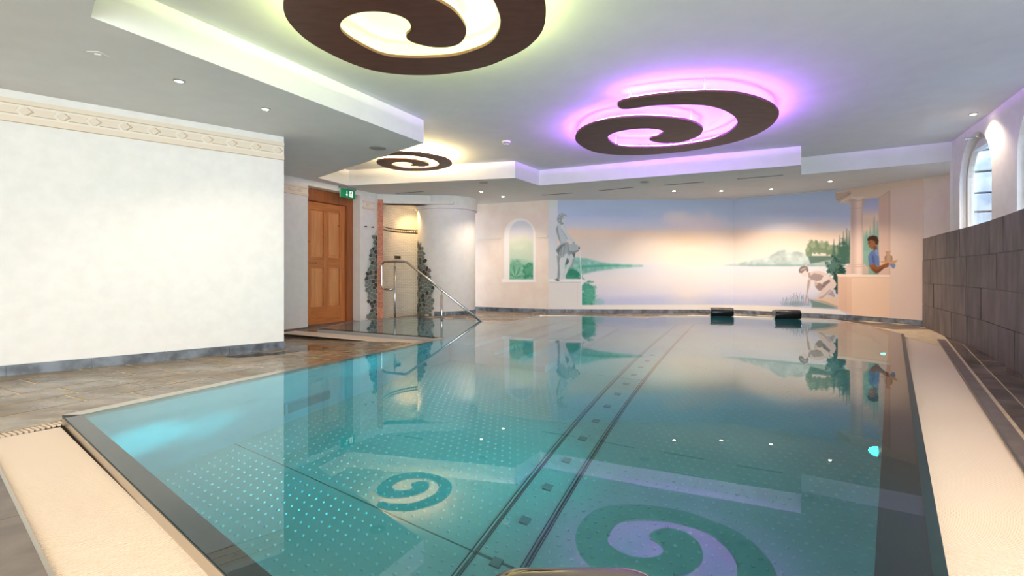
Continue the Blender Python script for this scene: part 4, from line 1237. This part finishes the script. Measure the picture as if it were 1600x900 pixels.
    def jug(X, Y):
        t = (X-1382)/13; l = np.interp(t, [0, 0.35, 0.7, 1.0], [0.72, 1.0, 0.98, 0.7]); return np.array((196, 156, 128))*l[:, None]
    c.poly(B([(433, 655), (437, 638), (450, 624), (447, 612), (441, 598), (486, 594), (481, 612), (480, 622), (497, 636), (502, 656), (496, 676), (480, 688), (450, 688), (437, 674)]), jug, 0.4)
    # pilaster, pedestal and pouring figure on the left
    c.poly([(850, 300), (871.5, 300), (871.5, 438), (850, 438)], (226, 228, 230), 0.4)
    c.poly([(850, 436), (909, 436), (909, 484), (850, 484)], (236, 232, 228), 0.4)
    c.poly([(856, 436), (911, 436), (911, 440), (856, 440)], (246, 244, 242), 0.4)
    c.line((858, 441), (909, 441), 0.8, (208, 206, 204)); c.line((908.5, 440), (908.5, 477), 1.0, (250, 250, 250))
    c.line((902, 441), (902, 478), 0.7, (226, 222, 218))
    S = lambda p: sc(p, 840, 320, 5.29)
    st = (206, 214, 214); sh = (150, 160, 162); dk = (108, 118, 120)
    c.poly(S([(160, 420), (186, 430), (184, 615), (162, 612), (168, 520)]), sh, 0.5)
    c.poly(S([(245, 430), (305, 440), (312, 400), (300, 380), (270, 380), (300, 460), (230, 500), (222, 470)]), dk, 0.6)
    c.poly(S([(195, 400), (245, 395), (246, 430), (218, 520), (210, 580), (228, 612), (180, 622), (187, 560), (180, 480)]), (222, 228, 228), 0.4)
    c.poly(S([(240, 395), (282, 400), (307, 450), (292, 500), (250, 548), (230, 592), (236, 614), (206, 614), (212, 565), (240, 510), (262, 465), (240, 430)]), (214, 221, 221), 0.4)
    c.poly(S([(292, 440), (307, 450), (292, 500), (250, 548), (246, 540), (282, 490)]), sh, 0.5, 0.8)
    c.poly(S([(190, 148), (215, 153), (228, 178), (245, 235), (242, 300), (255, 322), (188, 322), (175, 280), (160, 240), (152, 200), (160, 165)]), st, 0.4)
    c.poly(S([(152, 200), (165, 170), (172, 230), (190, 300), (192, 322), (175, 285), (160, 240)]), sh, 0.6, 0.9)
    c.poly(S([(152, 378), (165, 345), (200, 315), (252, 308), (272, 340), (278, 400), (262, 425), (238, 398), (215, 432), (186, 440), (168, 420), (165, 395)]), (176, 186, 188), 0.4)
    c.poly(S([(152, 378), (185, 340), (240, 315), (200, 350), (178, 390), (176, 425), (165, 400)]), dk, 0.6, 0.8)
    for a, b in (((200, 330), (190, 420)), ((225, 325), (215, 410)), ((248, 325), (262, 410))): c.line(S([a])[0], S([b])[0], 0.9, dk, 0.7)
    c.poly(S([(255, 328), (300, 318), (335, 335), (350, 358), (342, 382), (300, 400), (270, 405), (258, 370)]), (190, 200, 200), 0.4)
    c.poly(S([(262, 380), (300, 385), (338, 372), (342, 382), (300, 402), (270, 407)]), (140, 150, 150), 0.6, 0.9)
    c.blob(840+340/5.29, 320+357/5.29, 1.9, 3.6, (240, 240, 236), 0.3); c.blob(840+342/5.29, 320+357/5.29, 1.3, 2.7, (70, 60, 56), 0.3)
    c.poly(S([(190, 170), (215, 163), (236, 213), (266, 260), (302, 290), (307, 315), (286, 316), (246, 280), (214, 236), (194, 198)]), (220, 226, 226), 0.4)
    c.line(S([(196, 200)])[0], S([(246, 282)])[0], 0.9, sh, 0.8); c.line(S([(290, 312)])[0], S([(306, 316)])[0], 0.9, dk, 0.9)
    c.poly(S([(190, 138), (215, 138), (212, 162), (190, 165)]), sh, 0.4)
    c.poly(S([(195, 95), (224, 86), (234, 108), (229, 135), (214, 152), (200, 142)]), (216, 222, 222), 0.4)
    c.poly(S([(163, 102), (180, 76), (210, 67), (236, 84), (240, 100), (222, 92), (208, 104), (200, 130), (196, 154), (182, 155), (166, 142), (160, 122)]), (160, 170, 172), 0.5)
    for q in ((178, 100), (190, 84), (214, 78), (178, 130)): c.blob(840+q[0]/5.29, 320+q[1]/5.29, 1.1, 1.1, (208, 216, 216), 0.5)
    c.line(S([(210, 112)])[0], S([(216, 111)])[0], 0.6, dk); c.line(S([(223, 110)])[0], S([(228, 109)])[0], 0.6, dk); c.line(S([(214, 134)])[0], S([(222, 133)])[0], 0.6, sh)
    c.poly(S([(138, 618), (165, 608), (185, 625), (165, 632)]), dk, 0.5)
    c.line((906, 392), (908.5, 436), 1.2, (248, 252, 252), 0.9)
    # white border under the picture
    bd = grad(x, [(857, (0, 0, 0)), (1600, (0, 0, 0))])
    yb = np.interp(x, [857, 909, 1100, 1180, 1250, 1310, 1380], [483, 476.5, 476.0, 477, 480, 484, 520])
    c.over(np.clip((y-yb)+0.5, 0, 1)*(x > 909)*(x < 1322), (240, 236, 232))

def paint_arch(c):
    x, y = c.x, c.y; c.c = np.tile(np.array((238, 222, 208), float), (len(x), 1))
    def archp(x0, x1, ytop, yb):
        r = (x1-x0)/2; cx = (x0+x1)/2; sy = ytop+r*1.12
        return [(x0, yb)]+[(cx-r*math.cos(t), sy-r*1.12*math.sin(t)) for t in np.linspace(0, math.pi, 20)]+[(x1, yb)]
    c.poly(archp(787.5, 837, 341, 440), (244, 240, 238), 0.7)
    c.poly([(784, 436), (838, 436), (838, 441), (784, 441)], (248, 244, 242), 0.5)
    c.line((787, 442), (836, 442), 0.8, (226, 208, 196))
    a = archp(796, 833.2, 344.5, 436.5)
    base = lambda X, Y: grad(Y+(fbm(X, Y, 12, 70)-0.5)*14, [(344, (214, 218, 228)), (362, (222, 220, 222)), (372, (226, 224, 208)), (384, (208, 220, 196)), (404, (196, 214, 192)), (414, (150, 196, 172)), (436, (120, 178, 152))])
    c.poly(a, base, 0.5)
    m = (x > 796.5) & (x < 832.8) & (y < 436)
    keep = c.c.copy()
    c.blob(805, 418, 11, 13, (116, 176, 146), 0.4, 1.2, 71, 0.9, 4)
    c.blob(826, 424, 11, 14, (52, 138, 108), 0.3, 1.0, 72, 0.95, 4); c.blob(827, 421, 9, 10, (126, 182, 150), 0.3, 2.0, 73, 0.5, 1.6)
    for k in range(9):
        t = -0.3+k*0.42; c.line((805, 434), (805-13*math.cos(t), 434-17*abs(math.sin(t))-2), 1.3, (150, 204, 170) if k % 2 else (62, 146, 112), 0.85)
    c.blob(812, 386, 14, 6, (222, 226, 206), 0.8, 1.0, 74, 0.6, 5)
    c.c = np.where(m[:, None], c.c, keep)

def painted_sheet(name, pts, z0, z1, step, painter, offs=0.006, parent=None):
    P = [Vector(p) for p in pts]; cum = [0]
    for a, b in zip(P[:-1], P[1:]): cum.append(cum[-1]+(b-a).length)
    S = []
    for i in range(len(P)-1):
        k = max(1, int((cum[i+1]-cum[i])/step)); S += [(i, j/k) for j in range(k)]
    S.append((len(P)-2, 1.0)); nz = int((z1-z0)/step)+1; zz = np.linspace(z0, z1, nz)
    cols = []
    for i, t in S:
        q = P[i]+(P[i+1]-P[i])*t; d = (P[i+1]-P[i]).normalized(); n = Vector((d.y, -d.x)); q = q+n*offs; cols.append((q.x, q.y))
    cols = np.array(cols); nx = len(cols)
    X = np.repeat(cols[:, 0], nz); Y = np.repeat(cols[:, 1], nz); Z = np.tile(zz, nx)
    me = bpy.data.meshes.new(name); me.vertices.add(nx*nz)
    co = np.stack([X, Y, Z], 1).astype(np.float32); me.vertices.foreach_set('co', co.ravel())
    ii, jj = np.meshgrid(np.arange(nx-1), np.arange(nz-1), indexing='ij'); a = (ii*nz+jj).ravel()
    quads = np.stack([a, a+nz, a+nz+1, a+1], 1).astype(np.int32); nq = len(quads)
    me.loops.add(nq*4); me.polygons.add(nq); me.loops.foreach_set('vertex_index', quads.ravel())
    me.polygons.foreach_set('loop_start', np.arange(nq, dtype=np.int32)*4); me.update(calc_edges=True)
    c = Canvas(800+FPX*X/Y, HZ-FPX*(Z-CAMH)/Y); painter(c)
    v = np.clip(c.c/255.0, 0, 1); lin = np.where(v <= 0.04045, v/12.92, ((v+0.055)/1.055)**2.4)
    at_ = me.color_attributes.new('paint', 'FLOAT_COLOR', 'POINT')
    at_.data.foreach_set('color', np.concatenate([lin, np.ones((len(lin), 1))], 1).astype(np.float32).ravel())
    return new_obj(name, me, parent, M['mural'])
mur = painted_sheet('mural', [BW[1], BW[2], BW[3], BW[4], BW[5]], 0.085, 2.47, 0.0115, paint_main)
tag(mur, 'wall painting of a lake at sunset with classical figures and temple column', 'mural')
def on_back(px):   # point of the left back wall on the sight line px
    a, b = Vector(BW[0]), Vector(BW[1]); d = b-a; k = (px-800)/FPX; s = (k*a.y-a.x)/(d.x-k*d.y); return a+d*s
pa = painted_sheet('painted_arch', [on_back(783.5), on_back(840)], CAMH-(443-HZ)*10.95/FPX, CAMH+(HZ-336)*11.0/FPX, 0.011, paint_arch)
tag(pa, 'painted arched window with green palms on the peach wall', 'wall painting')
# thin rails either side of the arch
r = struct(empty('trim_4'))
for a_, b_ in ((747, 783), (840, 856)):
    a, b = on_back(a_), on_back(b_); d = (b-a).normalized(); n = Vector((d.y, -d.x)); z = CAMH+(HZ-371)*11.0/FPX
    MB().box(((a.x+b.x)/2+n.x*0.012, (a.y+b.y)/2+n.y*0.012, z), Vector((b.x-a.x, b.y-a.y, 0))/2, Vector((n.x, n.y, 0))*0.012, (0, 0, 0.02)).build('wall_rail', M['cream'], r)
# ------------------------------------------------------------------ spiral ceiling lamps
SPI = [(1.123, 5.155), (1.14, 5.075), (1.213, 4.994), (1.41, 4.894), (1.64, 4.82), (1.919, 4.784), (2.135, 4.802), (2.33, 4.862), (2.565, 4.989), (2.776, 5.155),
       (2.982, 5.4), (3.109, 5.701), (3.169, 6.001), (3.155, 6.351), (3.033, 6.665), (2.831, 6.908), (2.557, 7.149), (2.113, 7.334), (1.686, 7.365), (1.334, 7.261),
       (1.097, 7.032), (0.918, 6.709), (0.845, 6.455), (0.841, 6.145), (0.92, 5.898), (1.051, 5.72), (1.225, 5.607), (1.443, 5.546), (1.7, 5.564), (1.934, 5.625),
       (2.157, 5.752), (2.328, 5.932), (2.408, 6.109), (2.442, 6.335), (2.383, 6.538), (2.285, 6.648), (2.134, 6.683), (1.982, 6.639), (1.861, 6.538), (1.853, 6.431),
       (1.913, 6.335), (1.936, 6.197), (1.893, 6.094), (1.777, 6.022), (1.645, 6.001), (1.487, 6.037), (1.343, 6.145), (1.267, 6.296), (1.281, 6.455), (1.376, 6.665),
       (1.492, 6.825), (1.628, 6.899), (1.897, 6.918), (2.221, 6.88), (2.482, 6.744), (2.679, 6.538), (2.765, 6.22), (2.74, 5.932), (2.689, 5.765), (2.576, 5.576),
       (2.419, 5.4), (2.247, 5.261), (2.065, 5.171), (1.894, 5.145), (1.664, 5.155), (1.493, 5.181), (1.365, 5.245), (1.248, 5.288), (1.177, 5.261)]
def spiral(scale, x_left, y_far, zpan, led, label):
    KZ = 0.966                                  # the outlines were measured on the level 2.68
    x_left *= KZ; y_far *= KZ; scale *= KZ
    pts = [((p[0]-0.841)*scale+x_left, (p[1]-7.365)*scale+y_far) for p in SPI]
    cx = x_left+1.164*scale; cy_ = y_far-1.29*scale
    root = empty('spiral_lamp', (cx, cy_, zpan)); tag(root, label, 'ceiling lamp', 'spiral ceiling lamps')
    loc = [(p[0]-cx, p[1]-cy_) for p in pts]
    sm = [tuple(p) for p in catmull(loc, 5)]
    MB().prism(sm, 0.0, 0.022).build('spiral_panel', M['spiral'], root)
    cw = sm if area2(sm) > 0 else sm[::-1]
    # led strip standing on the top face, a little in from the edge
    def inset(k):
        out = []
        n = len(cw)
        for i in range(n):
            d = (Vector(cw[(i+1) % n])-Vector(cw[i-1])).normalized(); nn = Vector((-d.y, d.x)); out.append(Vector(cw[i])+nn*k)
        return out
    i1 = inset(0.030); n = len(cw)
    v = [(p.x, p.y, 0.0225) for p in i1]+[(p.x, p.y, 0.0345) for p in i1]
    mesh('led_strip', v, [(i, (i+1) % n, (i+1) % n+n, i+n) for i in range(n)], led, root)
    # hanger rods
    top = ZU-zpan
    for q in (2, 5, 13, 19, 30, 50, 54):
        a = Vector(loc[q]); b = a*0.985 if q not in (30,) else a*1.01
        c_ = (Vector(loc[q])+Vector((0, 0))); dd = (Vector((0, 0))-c_)
        i = q*5 % n if area2(sm) > 0 else (n-1-q*5) % n
        p = inset(0.03*scale)[i]
        mb = MB(); mb.tube([(p.x, p.y, 0.015), (p.x, p.y, top)], 0.011*scale**0.5, 8); mb.build('hanger_rod', M['white'], root, smooth=True)
    return root
spiral(1.0, 0.841, 7.365, 2.62, M['led_purple'], 'dark brown spiral ceiling panel backlit violet, nearest the mural')
spiral(0.782, -1.588, 4.373, 2.62, M['led_green'], 'large dark brown spiral ceiling panel backlit lime green at the top edge')
spiral(0.525, -2.211, 8.548, 2.62, M['led_amber'], 'small brown spiral ceiling panel backlit warm yellow near the round column')

# ------------------------------------------------------------------ downlights
def downlight(px, py, z, label, power, color=(1.0, 0.80, 0.60), tilt=(0, 0), size=125):
    x, y = at(px, py, z)
    root = empty('downlight', (x, y, z)); tag(root, label, 'downlight', 'recessed ceiling downlights')
    mb = MB(); mb.lathe([(0.045, 0.0), (0.045, -0.004), (0.034, -0.006), (0.030, 0.012)], (0, 0, 0), 24)
    mb.build('trim_ring', M['grey'], root, smooth=False)
    MB().lathe([(0.026, -0.0075), (0.020, -0.010), (0.003, -0.011)], (0, 0, 0), 18).build('bulb', M['bulb'], root)
    d = bpy.data.lights.new('downlight_beam', 'SPOT'); d.energy = power*2.6; d.color = color; d.spot_size = math.radians(size); d.spot_blend = 0.6; d.shadow_soft_size = 0.03
    o = bpy.data.objects.new('downlight_beam', d); COL.objects.link(o); o.parent = root; o.location = (0, 0, -0.03)
    o.rotation_euler = Vector((tilt[0], tilt[1], -1)).to_track_quat('-Z', 'Y').to_euler()
    return root
DL = [(280, 126, ZC, 'lit downlight over the left wall, the larger and nearer of two', 7),
      (415, 170, ZC, 'lit downlight in the lowered ceiling near the left wall corner', 7),
      (515, 291, ZC, 'small lit downlight above the wooden door', 50),
      (570, 300, ZC, 'small lit downlight right of the green exit sign', 50),
      (752, 299, ZC, 'lit downlight just right of the round column collar', 7),
      (786, 307, ZC, 'lit downlight above the painted arched window', 13),
      (1053, 298, ZC, 'lit downlight above the middle of the lake mural', 21),
      (1127, 298, ZC, 'lit downlight above the mural, between its two neighbours', 21),
      (1205, 295, ZC, 'brightest lit downlight above the right half of the mural', 21),
      (1297, 283, ZC, 'lit downlight above the painted temple column', 21),
      (1521, 178, ZU, 'lit downlight in the raised ceiling next to the arched windows', 12)]
for px, py, z, lb, pw in DL: downlight(px, py, z, lb, pw)

# ------------------------------------------------------------------ ceiling fittings
def disc(px, py, z, r, name, label, cat, m, grp=None):
    x, y = at(px, py, z); root = empty(name, (x, y, z)); tag(root, label, cat, grp)
    MB().lathe([(r, 0.0), (r, -0.006), (r*0.86, -0.010)], (0, 0, 0), 32).build('grille_ring', m, root)
    MB().lathe([(r*0.84, -0.0098), (r*0.80, -0.0115)], (0, 0, 0), 32).build('grille_mesh', M['grey'], root)
disc(590, 231, ZC, 0.105, 'ceiling_speaker', 'round grey speaker grille in the lowered ceiling left of the small spiral', 'speaker', M['grey'], 'ceiling speakers')
disc(755, 285, ZC, 0.085, 'ceiling_speaker', 'small round speaker grille in the ceiling above the column collar', 'speaker', M['grey'], 'ceiling speakers')
disc(1007, 284, ZC, 0.085, 'ceiling_speaker', 'small round speaker grille in the ceiling between two slot vents', 'speaker', M['grey'], 'ceiling speakers')
x, y = at(791, 221, ZU); root = empty('smoke_detector', (x, y, ZU)); tag(root, 'white smoke detector on the raised ceiling between the spirals', 'smoke detector')
MB().lathe([(0.062, 0), (0.062, -0.018), (0.05, -0.026)], (0, 0, 0), 28).build('detector_base', M['white'], root)
MB().lathe([(0.040, -0.026), (0.040, -0.036), (0.044, -0.038), (0.030, -0.050), (0.004, -0.052)], (0, 0, 0), 28).build('detector_head', M['white'], root)
MB().lathe([(0.0405, -0.027), (0.0405, -0.034)], (0, 0, 0), 28).build('detector_slot', M['shadow_gap'], root)
x, y = at(153, 84, ZC); root = empty('ceiling_valve', (x, y, ZC)); tag(root, 'small white square fitting in the lowered ceiling above the left wall', 'ceiling fitting')
MB().box((0, 0, -0.003), (0.045, 0, 0), (0, 0.045, 0), (0, 0, 0.003)).build('fitting_plate', M['ceiling'], root, bevel=0.003)
MB().lathe([(0.022, -0.006), (0.016, -0.014)], (0, 0, 0), 16).build('fitting_nozzle', M['white'], root)
for (x0, y0, x1, y1), lb in (((619, 302, 661, 299), 'dark slot vent in the ceiling above the shower niche'),
                             ((846.7, 304.8, 896, 301.3), 'dark slot vent in the ceiling above the pouring figure'),
                             ((936, 297.9, 990.7, 292.5), 'dark slot vent in the ceiling, second of four above the mural'),
                             ((1038, 289.3, 1100, 284), 'dark slot vent in the ceiling, third of four above the mural'),
                             ((1151, 279.4, 1223.6, 273.6), 'dark slot vent in the ceiling, longest and rightmost')):
    a, b = Vector(at(x0, y0, ZC)), Vector(at(x1, y1, ZC)); c_ = (a+b)/2; d = (b-a); dn = d.normalized()
    root = empty('slot_vent', (c_.x, c_.y, ZC)); tag(root, lb, 'vent', 'ceiling slot vents')
    mb = MB()
    for sg in (-1, 1): mb.box((-dn.y*0.026*sg, dn.x*0.026*sg, -0.002), Vector((d.x, d.y, 0))/2, Vector((-dn.y, dn.x, 0))*0.006, (0, 0, 0.002))
    mb.build('vent_frame', M['grey'], root)
    MB().box((0, 0, -0.001), Vector((d.x, d.y, 0))/2, Vector((-dn.y, dn.x, 0))*0.02, (0, 0, 0.001)).build('vent_slot', M['shadow_gap'], root)

# ------------------------------------------------------------------ exit sign
def exit_sign():
    a = Vector((-3.15, 8.84)); b = a+AX*0.38
    c_ = (a+b)/2; root = empty('exit_sign', (c_.x, c_.y, ZC-0.122)); tag(root, 'green emergency exit sign with white arrow and running figure above the door', 'sign')
    D3 = Vector((AX.x, AX.y, 0)); N3 = Vector((NX.x, NX.y, 0))
    MB().box((0, 0, 0.1), D3*0.19, N3*0.03, (0, 0, 0.02)).build('sign_housing', M['grey'], root, bevel=0.003)
    MB().box((0, 0, 0), D3*0.185, N3*0.006, (0, 0, 0.08)).build('sign_panel', mat('sign_green', srgb(0, 120, 76), 0.4, emit=srgb(0, 120, 76), estr=0.25), root)
    MB().box(-D3*0.182+N3*0.001, D3*0.004, N3*0.0065, (0, 0, 0.08)).build('sign_edge', M['white'], root)
    w = mat('sign_white', (0.9, 0.95, 0.92, 1), 0.4, emit=(0.9, 1, 0.95, 1), estr=0.4)
    def fl(pts, nm):
        v = [D3*p[0]+N3*0.0075+Vector((0, 0, p[1])) for p in pts]; v2 = [q-N3*0.001 for q in v]; k = len(pts)
        tri = tessellate_polygon([[Vector((p[0], p[1], 0)) for p in pts]])
        f = [tuple(t) for t in tri]+[tuple(i+k for i in t[::-1]) for t in tri]+[(i, (i+1) % k, (i+1) % k+k, i+k) for i in range(k)]
        mesh(nm, v+v2, f, w, root)
    fl([(-0.028, 0.05), (-0.012, 0.05), (-0.012, -0.012), (0.012, -0.012), (-0.02, -0.05), (-0.052, -0.012), (-0.028, -0.012)], 'arrow')
    # door outline with the runner in it
    fl([(0.045, 0.055), (0.125, 0.055), (0.125, -0.055), (0.045, -0.055)], 'door_mark')
    g = mat('sign_figure', srgb(0, 110, 70), 0.4)
    def fg(pts):
        v = [D3*p[0]+N3*0.0090+Vector((0, 0, p[1])) for p in pts]; return v
    mb = MB()
    def poly(pts):
        v = fg(pts); k = len(pts); tri = tessellate_polygon([[Vector((p[0], p[1], 0)) for p in pts]]); mb.add(v, [tuple(t) for t in tri])
    poly([(0.088+0.009*math.cos(t), 0.040+0.009*math.sin(t)) for t in [k*math.pi/4 for k in range(8)]])
    poly([(0.075, 0.028), (0.092, 0.028), (0.108, 0.012), (0.104, 0.006), (0.092, 0.014), (0.088, 0.0), (0.104, -0.018), (0.100, -0.042), (0.093, -0.042), (0.094, -0.018), (0.080, -0.006), (0.072, -0.026), (0.055, -0.030), (0.055, -0.022), (0.067, -0.018), (0.075, 0.004), (0.078, 0.018), (0.068, 0.014), (0.060, 0.0), (0.054, 0.003), (0.062, 0.022)])
    mb.build('running_figure', g, root)
exit_sign()

# ------------------------------------------------------------------ handrails
def handrail():
    A = Vector((-2.19, 9.05, 0)); E = Vector((-0.44, 8.28, 0)); D = (E-A).normalized(); Ln = (E-A).length
    root = empty('handrail', (A.x, A.y, WL)); tag(root, 'polished steel handrail on two posts descending into the water', 'handrail')
    def p(s, z): q = D*s; return (q.x, q.y, z-WL)
    zt = 1.095; s_bend = 0.28
    def arc(cs, cz, r, a0, a1, k=6): return [p(cs+r*math.cos(a), cz+r*math.sin(a)) for a in np.linspace(a0, a1, k)]
    path = [p(-0.06, 0.575), p(-0.20, 0.575)]+arc(-0.22, 0.66, 0.085, -math.pi/2, -math.pi, 7)+[p(-0.305, 0.9)]+arc(-0.22, zt-0.085, 0.085, math.pi, math.pi/2, 7)+[p(0.10, zt)]
    s2 = Ln; z2 = -0.02
    ang = math.atan2(zt-z2, s2-s_bend)
    for k in range(6):
        t = k/5; a = ang*t; R = 0.16
        path.append(p(s_bend-0.08+R*math.sin(a), zt-R*(1-math.cos(a))))
    path.append(p(s2, z2))
    MB().tube(path, 0.0215, 14).build('rail', M['steel'], root, smooth=True)
    def rail_z(s): 
        s0 = s_bend-0.08+0.16*math.sin(ang); z0 = zt-0.16*(1-math.cos(ang)); return zt if s < s_bend-0.08 else z0+(z2-z0)*(s-s0)/(s2-s0)
    for s in (0.0, 1.02):
        zt_ = rail_z(s)
        MB().tube([p(s, -0.18), p(s, zt_-0.10)], 0.021, 14).build('post', M['steel'], root, smooth=True)
        MB().tube([p(s, zt_-0.105), p(s, zt_-0.085), p(s, zt_-0.07), p(s, zt_)], [0.021, 0.018, 0.008, 0.008], 12).build('post_neck', M['steel'], root, smooth=True)
        MB().lathe([(0.045, 0), (0.045, 0.01), (0.024, 0.014)], p(s, -0.16), 20).build('post_flange', M['steel'], root)
handrail()
def grab_rail():
    # a low grab hoop standing on the near right corner of the rim, only its top shows
    root = empty('grab_hoop', (0.07, 0.55, 0.0)); tag(root, 'polished steel grab hoop at the near pool edge, bottom of the view', 'grab rail')
    zt = 0.541; w = 0.105; pts = [(-w, 0, -0.01), (-w, 0, zt-0.10)]
    for k in range(1, 8):
        a = math.pi-k*math.pi/2/8; pts.append((-w+0.05+0.05*math.cos(a), 0, zt-0.05+0.05*math.sin(a)))
    pts.append((-w+0.05, 0, zt)); pts.append((w-0.05, 0, zt))
    for k in range(1, 8):
        a = math.pi/2-k*math.pi/2/8; pts.append((w-0.05+0.05*math.cos(a), 0, zt-0.05+0.05*math.sin(a)))
    pts += [(w, 0, zt-0.10), (w, 0, -0.01)]
    MB().tube(pts, 0.020, 18).build('hoop', M['steel_dark'], root, smooth=True)
    for sx in (-1, 1): MB().lathe([(0.036, -0.012), (0.036, 0.004), (0.022, 0.008)], (w*sx, 0, 0), 20).build('flange', M['chrome'], root)
grab_rail()

# ------------------------------------------------------------------ black neck rolls at the far edge
def neck_roll(px0, px1, py, label):
    a = Vector(at(px0, py, WL)); b = Vector(at(px1, py+0.6, WL)); d = (b-a); dn = d.normalized(); c_ = (a+b)/2+Vector((-dn.y, dn.x))*0.03
    root = empty('neck_roll', (c_.x, c_.y, WL)); tag(root, label, 'headrest', 'black headrests at the far pool edge')
    ax = Vector((dn.x, dn.y, 0)); hl = d.length/2; r = 0.085
    prof = [(r*0.9, -hl+0.012), (r, -hl+0.03), (r, hl-0.03), (r*0.9, hl-0.012)]
    MB().lathe(prof, (0, 0, r), 32, axis=ax).build('roll', M['rubber'], root, autosmooth=True)
    for sg in (-1, 1):
        MB().lathe([(r*0.98, 0), (r*0.98, 0.01)], ax*(hl-0.004)*sg+Vector((0, 0, r))-ax*0.005, 28, axis=ax).build('end_cap', M['chrome'], root)
neck_roll(1109.5, 1146, 494.5, 'black padded roll headrest with chrome ends at far pool edge, left one')
neck_roll(1209.5, 1251, 498.5, 'black padded roll headrest with chrome ends at far pool edge, right one')
